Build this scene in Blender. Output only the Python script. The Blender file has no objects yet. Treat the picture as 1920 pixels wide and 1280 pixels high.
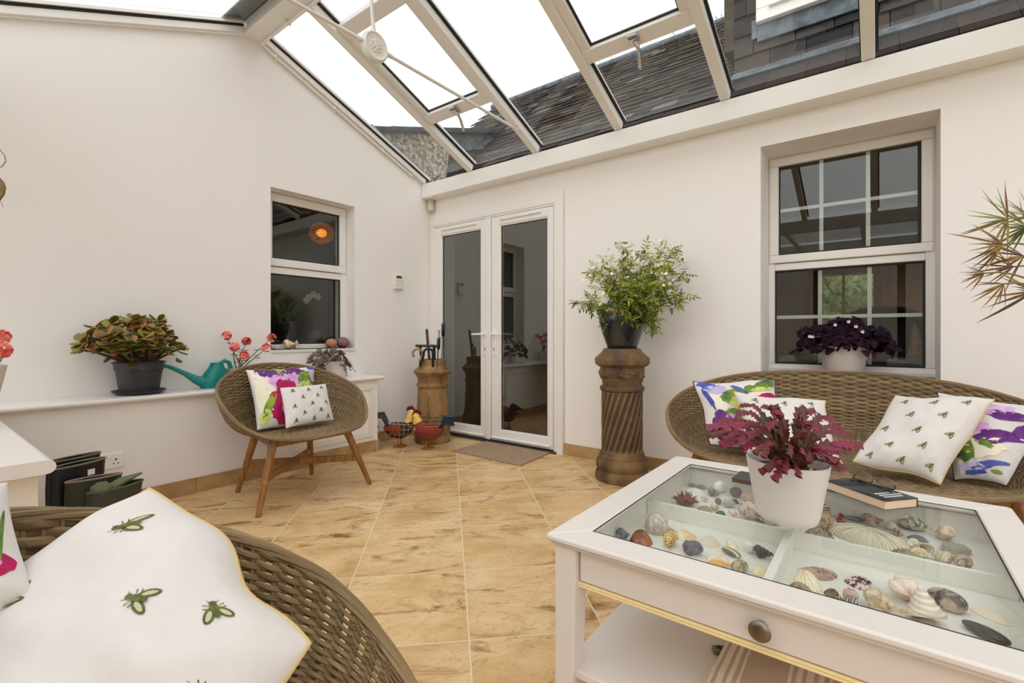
import bpy, bmesh, math, random
from mathutils import Vector, Matrix, noise
random.seed(7)
V = Vector
PI = math.pi
SC = bpy.context.scene
COL = SC.collection
# ------------------------------------------------------------------ camera model (1920x1280 photograph)
TH = math.radians(37.48)
FPX, HX, HY = 900.0, 960.0, 626.0
CAM = V((3.69, -3.43, 1.0))
FWD = V((-math.sin(TH), math.cos(TH), 0))
RGT = V((math.cos(TH), math.sin(TH), 0))

def ray(px, py):
    return FWD + RGT * ((px - HX) / FPX) + V((0, 0, (HY - py) / FPX))

def at_t(px, py, t): return CAM + ray(px, py) * t
def at_z(px, py, z): d = ray(px, py); return CAM + d * ((z - CAM.z) / d.z)
def at_x(px, py, x): d = ray(px, py); return CAM + d * ((x - CAM.x) / d.x)
def at_y(px, py, y): d = ray(px, py); return CAM + d * ((y - CAM.y) / d.y)

# ------------------------------------------------------------------ mesh builder
class MB:
    def __init__(s):
        s.v = []; s.f = []; s.m = []; s.r = []; s.cur = 0; s.rnd = 0.5
    def vert(s, p):
        s.v.append(tuple(p)); s.r.append(s.rnd); return len(s.v) - 1
    def face(s, ids):
        s.f.append(tuple(ids)); s.m.append(s.cur)
    def box(s, x0, x1, y0, y1, z0, z1, mat=None):
        c = [V((x, y, z)) for z in (z0, z1) for y in (y0, y1) for x in (x0, x1)]
        if mat is not None: c = [mat @ p for p in c]
        i = [s.vert(p) for p in c]
        for q in ((0, 2, 3, 1), (4, 5, 7, 6), (0, 1, 5, 4), (2, 6, 7, 3), (0, 4, 6, 2), (1, 3, 7, 5)):
            s.face([i[k] for k in q])
        return s
    def beam(s, p, q, w, h, up=V((0, 0, 1))):
        p, q = V(p), V(q); d = (q - p); L = d.length; d.normalize()
        sd = d.cross(up).normalized(); u = sd.cross(d)
        m = Matrix((( d.x, sd.x, u.x, p.x), (d.y, sd.y, u.y, p.y), (d.z, sd.z, u.z, p.z), (0, 0, 0, 1)))
        return s.box(0, L, -w / 2, w / 2, -h / 2, h / 2, m)
    def prism(s, poly, ext, fn=lambda p: p):
        # poly: list of points, ext: vector
        n = len(poly); e = V(ext)
        a = [s.vert(fn(V(p))) for p in poly]; b = [s.vert(fn(V(p) + e)) for p in poly]
        s.face(a[::-1]); s.face(b)
        for k in range(n):
            s.face((a[k], a[(k + 1) % n], b[(k + 1) % n], b[k]))
        return s
    def rings(s, R, closed=False, caps=True, wrap=True):
        n = len(R[0]); ids = [[s.vert(p) for p in r] for r in R]
        m = len(ids)
        for j in range(m if closed else m - 1):
            A, B = ids[j], ids[(j + 1) % m]
            for k in range(n if wrap else n - 1):
                k2 = (k + 1) % n
                s.face((A[k], A[k2], B[k2], B[k]))
        if caps and not closed and wrap:
            s.face(ids[0][::-1]); s.face(ids[-1])
        return ids
    def tube(s, pts, rad, n=6, closed=False, caps=True, flat=1.0, up=None):
        pts = [V(p) for p in pts]; m = len(pts)
        if not hasattr(rad, '__len__'): rad = [rad] * m
        R = []; prev = None
        for i in range(m):
            if closed: t = pts[(i + 1) % m] - pts[i - 1]
            else: t = pts[min(i + 1, m - 1)] - pts[max(i - 1, 0)]
            if t.length < 1e-9: t = V((0, 0, 1))
            t.normalize()
            if up is not None: ref = V(up)
            elif prev is None: ref = V((0, 0, 1)) if abs(t.z) < .9 else V((1, 0, 0))
            else: ref = prev
            b = (ref - t * ref.dot(t))
            if b.length < 1e-6: b = t.orthogonal()
            b.normalize(); c = t.cross(b); prev = b
            R.append([pts[i] + (b * math.cos(2 * PI * k / n) * flat + c * math.sin(2 * PI * k / n)) * rad[i] for k in range(n)])
        s.rings(R, closed, caps); return s
    def lathe(s, prof, n=24, c=(0, 0), mod=None, caps=True, a0=0.0, sx=1, sy=1):
        R = []
        for r, z in prof:
            ring = []
            for k in range(n):
                a = a0 + 2 * PI * k / n
                rr = r if mod is None else mod(r, z, a)
                ring.append(V((c[0] + rr * math.cos(a) * sx, c[1] + rr * math.sin(a) * sy, z)))
            R.append(ring)
        s.rings(R, False, caps); return s
    def ball(s, c, rx, ry=None, rz=None, nu=12, nv=8, mod=None, rot=None):
        ry = ry or rx; rz = rz or rx; c = V(c); R = []
        for j in range(nv + 1):
            t = PI * j / nv; t = min(max(t, .02), PI - .02)
            ring = []
            for k in range(nu):
                a = 2 * PI * k / nu
                d = V((math.sin(t) * math.cos(a), math.sin(t) * math.sin(a), -math.cos(t)))
                q = 1 if mod is None else mod(d)
                p = V((d.x * rx * q, d.y * ry * q, d.z * rz * q))
                if rot is not None: p = rot @ p
                ring.append(c + p)
            R.append(ring)
        s.rings(R); return s
    def leaf(s, p, d, n, L, W, prof=(0.1, .75, 1, .7, .08), bend=0.0, cup=0.0, rnd=None):
        if rnd is not None: s.rnd = rnd
        p, d = V(p), V(d).normalized(); n = V(n)
        sd = d.cross(n)
        if sd.length < 1e-6: sd = d.orthogonal()
        sd.normalize(); n = sd.cross(d).normalized()
        k = len(prof); ids = []
        pos = V(p); ang = 0
        for i, w in enumerate(prof):
            dd = d * math.cos(ang) - n * math.sin(ang); nn = n * math.cos(ang) + d * math.sin(ang)
            if i: pos = pos + dd * (L / (k - 1))
            ang += bend / (k - 1)
            h = W * .5 * w
            ids.append([s.vert(pos - sd * h + nn * cup * h), s.vert(pos), s.vert(pos + sd * h + nn * cup * h)])
        for i in range(k - 1):
            A, B = ids[i], ids[i + 1]
            s.face((A[0], A[1], B[1], B[0])); s.face((A[1], A[2], B[2], B[1]))
        return pos
    def xf(s, M):
        s.v = [tuple(M @ V(p)) for p in s.v]; return s

def link(o, parent=None):
    COL.objects.link(o)
    if parent is not None: o.parent = parent
    return o

def obj(name, mb, mats, parent=None, loc=None, rotz=0.0, smooth=True, angle=38, bevel=0, kind=None, sub=0):
    me = bpy.data.meshes.new(name)
    me.from_pydata(mb.v, [], mb.f)
    if not isinstance(mats, (list, tuple)): mats = [mats]
    for m in mats: me.materials.append(m)
    me.polygons.foreach_set('material_index', mb.m)
    at = me.attributes.new('rnd', 'FLOAT', 'POINT'); at.data.foreach_set('value', mb.r)
    me.update()
    if smooth:
        me.shade_smooth()
        me.set_sharp_from_angle(angle=math.radians(angle))
    o = bpy.data.objects.new(name, me)
    if loc is not None: o.location = loc
    o.rotation_euler.z = rotz
    if bevel:
        b = o.modifiers.new('bevel', 'BEVEL'); b.width = bevel; b.segments = 2; b.limit_method = 'ANGLE'; b.angle_limit = math.radians(50)
    if sub:
        b = o.modifiers.new('sub', 'SUBSURF'); b.levels = sub; b.render_levels = sub
    if kind: o['kind'] = kind
    return link(o, parent)

def tag(o, label, cat, group=None, kind=None):
    o['label'] = label; o['category'] = cat
    if group: o['group'] = group
    if kind: o['kind'] = kind
    return o

def empty(name, loc=(0, 0, 0), rotz=0.0, label=None, cat=None, group=None, kind=None):
    o = bpy.data.objects.new(name, None); o.location = loc; o.rotation_euler.z = rotz
    o.empty_display_size = .1
    link(o)
    if label: tag(o, label, cat, group)
    if kind: o['kind'] = kind
    return o

def dup(o, parent=None):
    c = o.copy(); COL.objects.link(c)
    if parent is not None: c.parent = parent
    for ch in list(o.children): dup(ch, c)
    return c

# ------------------------------------------------------------------ materials
def lin(c):
    def f(x):
        x /= 255.0
        return x / 12.92 if x <= .04045 else ((x + .055) / 1.055) ** 2.4
    return (f(c[0]), f(c[1]), f(c[2]), 1)

class NT:
    def __init__(s, name):
        s.m = bpy.data.materials.new(name); s.m.use_nodes = True
        s.t = s.m.node_tree; s.t.nodes.clear()
        s.out = s.n('ShaderNodeOutputMaterial')
    def n(s, ty, **kw):
        x = s.t.nodes.new(ty)
        for k, v in kw.items():
            if k.startswith('i_'): x.inputs[k[2:].replace('_', ' ')].default_value = v
            else: setattr(x, k, v)
        return x
    def l(s, a, b): s.t.links.new(a, b)
    def coord(s, scale=(1, 1, 1), rot=(0, 0, 0), kind='Object', loc=(0, 0, 0)):
        tc = s.n('ShaderNodeTexCoord'); mp = s.n('ShaderNodeMapping')
        mp.inputs['Scale'].default_value = scale; mp.inputs['Rotation'].default_value = rot; mp.inputs['Location'].default_value = loc
        s.l(tc.outputs[kind], mp.inputs['Vector']); return mp.outputs['Vector']
    def noise(s, vec, scale, detail=4, rough=.55, dist=0.0):
        x = s.n('ShaderNodeTexNoise'); x.inputs['Scale'].default_value = scale; x.inputs['Detail'].default_value = detail
        x.inputs['Roughness'].default_value = rough; x.inputs['Distortion'].default_value = dist
        if vec is not None: s.l(vec, x.inputs['Vector'])
        return x.outputs['Fac']
    def ramp(s, fac, stops, interp='LINEAR'):
        r = s.n('ShaderNodeValToRGB'); r.color_ramp.interpolation = interp
        e = r.color_ramp.elements
        while len(e) < len(stops): e.new(.5)
        for k, (p, c) in enumerate(stops):
            e[k].position = p; e[k].color = c if len(c) == 4 else (*c, 1)
        s.l(fac, r.inputs['Fac']); return r.outputs['Color']
    def mix(s, fac, a, b, mode='MIX'):
        x = s.n('ShaderNodeMix', data_type='RGBA', blend_type=mode)
        for k, q in ((0, fac), (6, a), (7, b)):
            if isinstance(q, (int, float)): x.inputs[k].default_value = q
            elif isinstance(q, tuple): x.inputs[k].default_value = q
            else: s.l(q, x.inputs[k])
        return x.outputs[2]
    def math(s, op, a, b=0.0, c=None):
        x = s.n('ShaderNodeMath', operation=op)
        for k, q in enumerate((a, b, c)):
            if q is None: continue
            if isinstance(q, (int, float)): x.inputs[k].default_value = q
            else: s.l(q, x.inputs[k])
        return x.outputs[0]
    def attr(s, name='rnd'):
        return s.n('ShaderNodeAttribute', attribute_name=name).outputs['Fac']
    def bsdf(s, col, rough=.5, metal=0.0, spec=.5, bump=None, bstr=.3, bdist=.01, coat=0.0, sss=0.0, sheen=0.0):
        b = s.n('ShaderNodeBsdfPrincipled')
        for k, q in (('Base Color', col), ('Roughness', rough), ('Metallic', metal), ('Specular IOR Level', spec), ('Coat Weight', coat), ('Sheen Weight', sheen)):
            if isinstance(q, (int, float, tuple)): b.inputs[k].default_value = q
            else: s.l(q, b.inputs[k])
        if bump is not None:
            bp = s.n('ShaderNodeBump'); bp.inputs['Strength'].default_value = bstr; bp.inputs['Distance'].default_value = bdist
            s.l(bump, bp.inputs['Height']); s.l(bp.outputs['Normal'], b.inputs['Normal'])
        s.l(b.outputs[0], s.out.inputs['Surface'])
        return s.m

def plain(name, c, rough=.5, metal=0, c2=None, ns=8, bs=None, bstr=.2, bdist=.004, coat=0.0, lo=.35, hi=.65, sheen=0.0, stretch=(1, 1, 1), spec=.5, attr=False):
    t = NT(name); vec = t.coord(stretch)
    col = lin(c)
    if attr:
        col = t.ramp(t.attr(), [(0, lin(c)), (1, lin(c2))])
    elif c2 is not None:
        col = t.ramp(t.noise(vec, ns, 5), [(lo, lin(c)), (hi, lin(c2))])
    bump = t.noise(vec, bs, 4) if bs else None
    return t.bsdf(col, rough, metal, spec, bump, bstr, bdist, coat, sheen=sheen)

def multi(name, stops, rough=.5, attr=True, ns=6, stretch=(1, 1, 1), bs=None, bstr=.3, bdist=.004, coat=0, spec=.5, jitter=.0):
    t = NT(name); vec = t.coord(stretch)
    f = t.attr() if attr else t.noise(vec, ns, 5)
    if attr and jitter:
        f = t.math('ADD', f, t.math('MULTIPLY', t.math('SUBTRACT', t.noise(vec, ns, 4), .5), jitter))
    col = t.ramp(f, [(p, lin(c)) for p, c in stops])
    bump = t.noise(vec, bs, 4) if bs else None
    return t.bsdf(col, rough, 0, spec, bump, bstr, bdist, coat)

def glass_mat(name, tint=(1, 1, 1), gain=2.0, ior=1.5, rough=0.0):
    t = NT(name)
    tr = t.n('ShaderNodeBsdfTransparent'); tr.inputs[0].default_value = (*tint, 1)
    gl = t.n('ShaderNodeBsdfGlossy'); gl.inputs['Roughness'].default_value = rough
    fr = t.n('ShaderNodeFresnel'); ge = t.n('ShaderNodeNewGeometry')
    t.l(t.math('MULTIPLY_ADD', ge.outputs['Backfacing'], 1 / ior - ior, ior), fr.inputs['IOR'])
    f = t.math('MINIMUM', t.math('MULTIPLY', fr.outputs[0], gain), 1.0)
    mx = t.n('ShaderNodeMixShader'); t.l(f, mx.inputs[0]); t.l(tr.outputs[0], mx.inputs[1]); t.l(gl.outputs[0], mx.inputs[2])
    t.l(mx.outputs[0], t.out.inputs['Surface']); return t.m

def emit(name, c, s):
    t = NT(name); e = t.n('ShaderNodeEmission'); e.inputs[0].default_value = lin(c); e.inputs[1].default_value = s
    t.l(e.outputs[0], t.out.inputs['Surface']); return t.m

M = {}
M['wall'] = plain('wall_paint', (243, 238, 235), .85, c2=(241, 236, 232), ns=1.2, bs=60, bstr=.08, bdist=.002, spec=.2)
M['upvc'] = plain('white_upvc', (238, 234, 230), .35, c2=(235, 230, 225), ns=2)
M['upvcwood'] = plain('white_beam', (238, 235, 230), .4, bs=30, bstr=.1, bdist=.002, stretch=(.15, 6, 6))
M['gloss'] = plain('white_gloss_paint', (230, 224, 219), .25)
M['panel'] = plain('panel_paint', (236, 229, 219), .5)
M['gasket'] = plain('black_gasket', (22, 24, 26), .6)
M['roofglass'] = glass_mat('roof_glass', (.97, .985, .98), 1.2)
M['glass'] = glass_mat('window_glass', (.86, .89, .87), 1.35)
M['doorglass'] = glass_mat('door_glass', (.86, .89, .87), 3.1)
M['tableglass'] = glass_mat('table_glass', (.985, .995, .988), .42)
M['lead'] = plain('lead_flashing', (58, 66, 76), .6, c2=(108, 118, 126), ns=11, bs=25, bstr=.4, bdist=.01)
M['rubber'] = plain('black_rubber', (18, 18, 20), .35)
M['steel'] = plain('steel', (190, 190, 192), .25, 1)
M['chrome_dk'] = plain('pewter', (132, 122, 108), .34, 1)
M['whiteplastic'] = plain('white_plastic', (238, 236, 230), .4)
M['soil'] = plain('soil', (38, 28, 22), .95, c2=(60, 46, 34), ns=60, bs=80, bstr=.8)
M['woodteak'] = None

def wood(name, c1, c2, scale=(30, 30, 3), rough=.45):
    t = NT(name); vec = t.coord(scale)
    f = t.noise(vec, 1.6, 6, .6, .6)
    col = t.ramp(f, [(.3, lin(c1)), (.7, lin(c2))])
    return t.bsdf(col, rough, bump=f, bstr=.08, bdist=.003)
M['teak'] = wood('oiled_teak', (110, 68, 28), (172, 118, 58))
M['darkwood'] = wood('dark_wood', (60, 34, 20), (96, 58, 34))
M['doorwood'] = wood('varnished_wood', (120, 74, 40), (150, 98, 58))
M['wicker'] = multi('wicker_strand', [(0, (100, 80, 52)), (.5, (128, 104, 70)), (1, (154, 128, 90))], .55, bs=90, bstr=.15, jitter=.35, ns=14)

def floor_mat():
    t = NT('travertine_tiles')
    tc = t.n('ShaderNodeTexCoord')
    mp = t.n('ShaderNodeMapping'); mp.vector_type = 'POINT'
    mp.inputs['Rotation'].default_value = (0, 0, math.radians(-45))   # x' = along s, y' = along d
    t.l(tc.outputs['Object'], mp.inputs['Vector'])
    mp2 = t.n('ShaderNodeMapping'); mp2.inputs['Location'].default_value = (-.25 + .455 * 20, 2.53 + .466 * 20, 0)
    t.l(mp.outputs[0], mp2.inputs['Vector'])
    br = t.n('ShaderNodeTexBrick'); br.offset = 0; br.squash = 1; br.offset_frequency = 1
    br.inputs['Scale'].default_value = 1; br.inputs['Brick Width'].default_value = .455; br.inputs['Row Height'].default_value = .466
    br.inputs['Mortar Size'].default_value = .0030; br.inputs['Mortar Smooth'].default_value = .3; br.inputs['Bias'].default_value = 0
    br.inputs['Color1'].default_value = (0, 0, 0, 1); br.inputs['Color2'].default_value = (1, 1, 1, 1); br.inputs['Mortar'].default_value = (.5, .5, .5, 1)
    t.l(mp2.outputs[0], br.inputs['Vector'])
    sep = t.n('ShaderNodeSeparateColor'); t.l(br.outputs['Color'], sep.inputs[0])
    off = t.n('ShaderNodeCombineXYZ'); t.l(t.math('MULTIPLY', sep.outputs[0], 37.0), off.inputs[2])
    def nz(scale, sc, detail, rough, dist=0):
        m = t.n('ShaderNodeVectorMath', operation='MULTIPLY'); t.l(mp.outputs[0], m.inputs[0]); m.inputs[1].default_value = sc
        a = t.n('ShaderNodeVectorMath', operation='ADD'); t.l(m.outputs[0], a.inputs[0]); t.l(off.outputs[0], a.inputs[1])
        return t.noise(a.outputs[0], scale, detail, rough, dist)
    big = nz(3.0, (1, 1.5, 1), 7, .66, .4)
    vein = nz(3.0, (.9, 2.3, 1), 10, .74, .9)
    spk = nz(38, (1, 1.6, 1), 4, .7)
    base = t.ramp(big, [(.30, lin((196, 156, 104))), (.5, lin((222, 186, 134))), (.7, lin((236, 208, 164)))])
    rust = t.mix(t.ramp(vein, [(.525, (0, 0, 0)), (.59, (.5, .5, .5)), (.65, (1, 1, 1))]), base, lin((134, 88, 40)))
    crk = nz(4.2, (.8, 1.7, 1), 9, .72, 1.6)
    cr_ = t.ramp(t.math('ABSOLUTE', t.math('SUBTRACT', crk, .5)), [(0, (.5, .5, .5)), (.009, (0, 0, 0))])
    rust = t.mix(cr_, rust, lin((120, 84, 46)))
    pit = t.mix(t.ramp(spk, [(.58, (0, 0, 0)), (.74, (.55, .55, .55))]), rust, lin((128, 92, 56)))
    tint = t.mix(t.math('MULTIPLY', sep.outputs[0], .22), pit, lin((168, 128, 80)))
    col = t.mix(br.outputs['Fac'], tint, lin((228, 208, 174)))
    h = t.math('SUBTRACT', t.math('MULTIPLY', t.math('ADD', vein, spk), .35), t.math('MULTIPLY', br.outputs['Fac'], .6))
    return t.bsdf(col, t.math('ADD', t.math('MULTIPLY', spk, .3), .28), bump=h, bstr=.35, bdist=.004, spec=.4)
M['floor'] = floor_mat()
M['skirt'] = plain('tile_skirting', (158, 126, 82), .5, c2=(188, 154, 106), ns=7, bs=30, bstr=.2)
M['slate'] = multi('roof_slate', [(0, (22, 21, 24)), (.3, (38, 31, 29)), (.55, (58, 45, 37)), (.8, (72, 62, 55)), (1, (104, 98, 96))], .8, spec=.2, bs=30, bstr=.5, bdist=.006, jitter=.5, ns=9)
M['slatehang'] = multi('hung_slate', [(0, (40, 39, 42)), (.5, (62, 58, 57)), (1, (78, 69, 63))], .75, spec=.25, bs=35, bstr=.5, bdist=.006, jitter=.5, ns=10)
def render_mat():
    t = NT('roughcast_render'); vec = t.coord()
    f = t.noise(vec, 26, 6, .75); g = t.noise(vec, 5, 4)
    c = t.ramp(f, [(.36, lin((60, 52, 42))), (.47, lin((146, 136, 118))), (.60, lin((216, 208, 192)))])
    c = t.mix(t.ramp(g, [(.5, (0, 0, 0)), (.7, (.6, .6, .6))]), c, lin((110, 88, 58)))
    return t.bsdf(c, .95, bump=f, bstr=1.0, bdist=.02)
M['roughcast'] = render_mat()
# ================================================================== ROOM SHELL
YR = -1.78                       # ridge line
def zr(y):                       # underside of the rafters
    return 2.52 + .415 * (-.12 - y) if y >= YR else 2.52 + .415 * (-.12 - (2 * YR - y))
YS = 2 * YR                      # far eave, mirrored (-3.56)
XE, YB = 6.3, -5.4               # east wall, back of the bay behind the camera

obj('floor', MB().box(-.3, XE, YB, .34, -.1, 0), M['floor'], kind='structure', smooth=False)
obj('ground', MB().box(-14, 20, -26, 14, -.4, -.16), plain('garden_lawn', (88, 104, 56), .9, c2=(116, 126, 76), ns=3), kind='structure', smooth=False)

# left gable wall with a window opening
w = MB()
def gable(y0, y1, z0=0, top=None):
    ys = [y0] + ([YR] if y0 < YR < y1 else []) + [y1]
    poly = [V((-.3, y, z0)) for y in (y0, y1)] + [V((-.3, y, (zr(y) + .002) if top is None else top)) for y in ys[::-1]]
    w.prism(poly, (.3, 0, 0))
WL0, WL1, WZ0, WZ1 = -1.644, -.9066, .877, 2.125
gable(YS - .06, WL0); gable(WL0, WL1, 0, WZ0); gable(WL1, -.70); gable(-.70, .3, 0, 2.35)
w.prism([V((-.085, -.70, 2.35)), V((-.085, .3, 2.35)), V((-.085, .3, zr(.3) + .002)), V((-.085, -.70, zr(-.70) + .002))], (.085, 0, 0))
poly = [V((-.3, WL0, WZ1)), V((-.3, WL1, WZ1)), V((-.3, WL1, zr(WL1))), V((-.3, WL0, zr(WL0)))]
w.prism(poly, (.3, 0, 0))
obj('wall_left', w, M['wall'], kind='structure', smooth=False)

# house wall with door and window openings
w = MB()
DX0, DX1, DZ = .02, 1.609, 2.126
HX0, HX1, HZ0, HZ1 = 3.079, 3.947, .745, 2.205
ZT = 2.55
for x0, x1, z0, z1 in ((0, DX0, 0, ZT), (DX0, DX1, DZ, ZT), (DX1, HX0, 0, ZT), (HX0, HX1, 0, HZ0), (HX0, HX1, HZ1, ZT), (HX1, XE, 0, ZT)):
    w.box(x0, x1, 0, .33, z0, z1)
obj('wall_back', w, M['wall'], kind='structure', smooth=False)

# walls behind the camera: east end, glazed south side
w = MB().box(XE, XE + .2, YB, .33, 0, .6)
for y in (YB, -3.6, -1.8, -.12): w.box(XE, XE + .2, y, y + .12, .6, 2.45)
w.box(XE, XE + .2, YB, .33, 2.3, 2.56)
w.prism([V((XE, YS, 2.5)), V((XE, 0, 2.5)), V((XE, YR, zr(YR)))], (.06, 0, 0))
obj('wall_right', w, M['upvc'], kind='structure', smooth=False)
w = MB().box(-.3, 1.8, YS - .26, YS - .06, 0, .6).box(1.6, 1.8, YB, YS - .06, 0, .6).box(1.6, XE, YB - .2, YB, 0, .6)
w.box(1.6, 4.4, YB - .14, YB, .6, 2.3)
w.box(-.3, 1.8, YS - .2, YS - .06, 2.3, 2.5).box(1.66, 1.8, YB, YS - .06, 2.3, 2.5).box(1.6, XE, YB - .14, YB, 2.3, 2.5)
for x in (-.3, .6, 1.68): w.box(x, x + .12, YS - .2, YS - .06, .6, 2.3)
for y in (YB, -4.5): w.box(1.66, 1.8, y, y + .1, .6, 2.3)
for x in (1.68, 2.8, 3.9, 5.0, 6.1): w.box(x, x + .1, YB - .14, YB, .6, 2.3)
obj('wall_front', w, M['upvc'], kind='structure', smooth=False)
n_ = 0
for nm, bx in (('window_3', (-.2, 1.7, YS - .14, YS - .12, .6, 2.3)), ('window_4', (1.72, 1.74, YB, YS - .06, .6, 2.3)), ('window_5', (1.75, 6.2, YB - .08, YB - .06, .6, 2.3)), ('window_6', (XE + .09, XE + .11, YB + .1, -.1, .6, 2.3))):
    obj(nm, MB().box(*bx), M['roofglass'], kind='structure', smooth=False)

# ------------------------------------------------------------------ glass roof
roof = empty('ceiling', (0, 0, 2.5), kind='structure')
def rp(name, mb, mat, bevel=0, parent=None, smooth=True):
    o = obj(name, mb, mat, bevel=bevel, smooth=smooth)
    par = parent or roof
    o.parent = par; o.matrix_parent_inverse = Matrix.Translation(-V(par.location) if par is roof else V((0, 0, 0)))
    return o
sl = math.atan(.415)
RX = [.65, 1.397, 2.144, 2.891, 3.638, 4.385, 5.132, 5.879]
def slope_pts(off, y0, side):
    # point on the slope offset `off` above the rafter underside
    z = 2.52 + .415 * (-.12 - y0)
    y = y0 + math.sin(sl) * off
    z = z + math.cos(sl) * off
    return (y, z) if side > 0 else (2 * YR - y, z)
def sloped(x, wd, o0, o1, ya, yb, side=1, mb=None):
    mb = mb or MB()
    a0, a1 = slope_pts(o0, ya, side), slope_pts(o1, ya, side)
    b0, b1 = slope_pts(o0, yb, side), slope_pts(o1, yb, side)
    poly = [V((x - wd / 2, *p)) for p in (a0, b0, b1, a1)]
    if side < 0: poly = poly[::-1]
    return mb.prism(poly, (wd, 0, 0))
# eave beams
b = MB().prism([V((0.003, -.002, 2.368)), V((0.003, -.105, 2.368)), V((0.003, -.125, 2.378)), V((0.003, -.125, 2.512)), V((0.003, -.10, 2.52)), V((0.003, -.002, 2.52))], (XE - .006, 0, 0))
rp('eave_beam', b, M['upvcwood'], smooth=False)
b = MB().box(0.003, XE - .003, YS, YS + .12, 2.368, 2.52)
rp('eave_beam', b, M['upvcwood'], .008)
# ridge
rp('ridge_beam', MB().box(0.003, XE - .003, YR - .07, YR + .07, zr(YR) - .03, zr(YR) + .14), M['upvcwood'], .006)
for sd in (1, -1):
    for k, x in enumerate([.024] + RX):
        wd = .062
        if k == 0:
            rp('edge_bar', sloped(.022, .04, 0.0, .045, -.115, YR + .06, sd), M['upvc'], .004)
            rp('edge_gasket', sloped(.026, .046, .045, .058, -.09, YR + .06, sd), M['gasket'], smooth=False)
            rp('edge_cap', sloped(.055, .014, .058, .075, -.09, YR + .06, sd), M['upvc'], smooth=False)
            continue
        rp('rafter', sloped(x, wd, 0.0, .06, -.115, YR + .06, sd), M['upvc'], .005)
        rp('rafter_gasket', sloped(x + .004, wd + .022, .06, .074, -.10, YR + .06, sd), M['gasket'], smooth=False)
        rp('rafter_cap', sloped(x + .004, wd + .014, .078, .1, -.10, YR + .06, sd), M['whiteplastic'], .004)
    edges = [.06] + RX + [XE - .05]
    for k in range(len(edges) - 1):
        x0, x1 = edges[k], edges[k + 1]
        if sd > 0 and k in (1, 3):
            continue
        rp('roof_pane', sloped((x0 + x1) / 2, x1 - x0 - .004, .0745, .0775, -.10, YR + .06, sd), M['roofglass'], smooth=False)
# grey flashing strip beside the ridge on the far slope, seen through the glass
rp('ridge_flashing', sloped(3.15, 6.25, .08, .09, YR + .19, YR + .02, -1), M['lead'], smooth=False)
# flat glass roof over the bay behind the camera
rp('bay_roof_pane', MB().box(1.7, XE, YB, YS, 2.52, 2.53), M['roofglass'], smooth=False)
for x in (2.6, 3.5, 4.4, 5.3): rp('bay_bar', MB().box(x - .03, x + .03, YB, YS, 2.44, 2.515), M['upvc'], .004)
# opening vents on the house side
for x0, x1 in ((.65, 1.397), (2.144, 2.891)):
    xa, xb = x0 + .031, x1 - .031; xm = (xa + xb) / 2
    v = bpy.data.objects.new('roof_vent', None); link(v); v.parent = roof; v.matrix_parent_inverse = Matrix.Translation(-V(roof.location))
    fr = MB()
    sloped(xm, xb - xa, .02, .085, -.645, -.735, 1, fr)
    sloped(xm, xb - xa, .02, .085, -1.44, -1.53, 1, fr)
    sloped(xa + .03, .06, .025, .085, -.735, -1.44, 1, fr); sloped(xb - .03, .06, .025, .085, -.735, -1.44, 1, fr)
    rp('vent_frame', fr, M['upvc'], .004, parent=v)
    g = MB()
    sloped(xm, xb - xa - .11, .05, .062, -.733, -.745, 1, g); sloped(xm, xb - xa - .11, .05, .062, -1.43, -1.442, 1, g)
    sloped(xa + .066, .012, .05, .062, -.735, -1.44, 1, g); sloped(xb - .066, .012, .05, .062, -.735, -1.44, 1, g)
    rp('vent_gasket', g, M['gasket'], parent=v, smooth=False)
    rp('vent_pane', sloped(xm, xb - xa - .12, .063, .066, -.735, -1.44, 1), M['roofglass'], parent=v, smooth=False)
    rp('roof_pane', sloped(xm, xb - xa, .0745, .0775, -.10, -.645, 1), M['roofglass'], smooth=False)
    rp('roof_pane', sloped(xm, xb - xa, .0745, .0775, -1.53, YR + .06, 1), M['roofglass'], smooth=False)
    # winder handle
    yy, zz = slope_pts(-.0, -.70, 1)
    h = MB().box(xm - .03, xm + .03, yy - .02, yy + .03, zz - .004, zz + .025)
    h.tube([(xm, yy + .01, zz), (xm + .012, yy + .03, zz - .03)], .012, 8)
    h.tube([(xm - .028, yy - .03, zz + .012), (xm + .028, yy - .03, zz + .012)], .01, 8)
    h.tube([(xm + .012, yy + .03, zz - .02), (xm + .006, yy + .07, zz - .06), (xm - .004, yy + .105, zz - .105)], [.010, .011, .011], 8)
    h.ball((xm - .006, yy + .11, zz - .112), .012)
    rp('vent_handle', h, M['steel'], parent=v)

# tie bar with rosette boss
tb = empty('tie_bar', (1.397, YR + .05, 2.64), label='white three-rod roof tie with a round rosette boss hanging under the ridge', cat='tie bar')
def tp(name, mb, mat, **k):
    o = obj(name, mb, mat, **k); o.parent = tb; return o
boss = MB()
RB = Matrix.Rotation(PI / 2, 4, 'Y') @ Matrix.Rotation(0, 4, 'X')
boss.lathe([(.001, -.022), (.072, -.022), (.084, -.014), (.086, 0), (.084, .014), (.074, .022), (.070, .018), (.058, .016), (.001, .016)], 28)
for k in range(5):
    a = 2 * PI * k / 5
    boss.ball((.014 * math.cos(a), .014 * math.sin(a), .019), .011, .011, .007, 10, 6)
for k in range(10):
    a = 2 * PI * (k + .5) / 10
    boss.ball((.030 * math.cos(a), .030 * math.sin(a), .017), .010, .010, .006, 8, 6)
boss.ball((0, 0, .022), .008, .008, .008, 8, 6)
boss.xf(RB)
tp('boss', boss, M['gloss'])
e1 = V((1.397, -.36, 2.628)) - V(tb.location)
e2 = V((1.397, 2 * YR + .36, 2.628)) - V(tb.location)
e3 = V((1.397, YR, zr(YR) - .02)) - V(tb.location)
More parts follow.
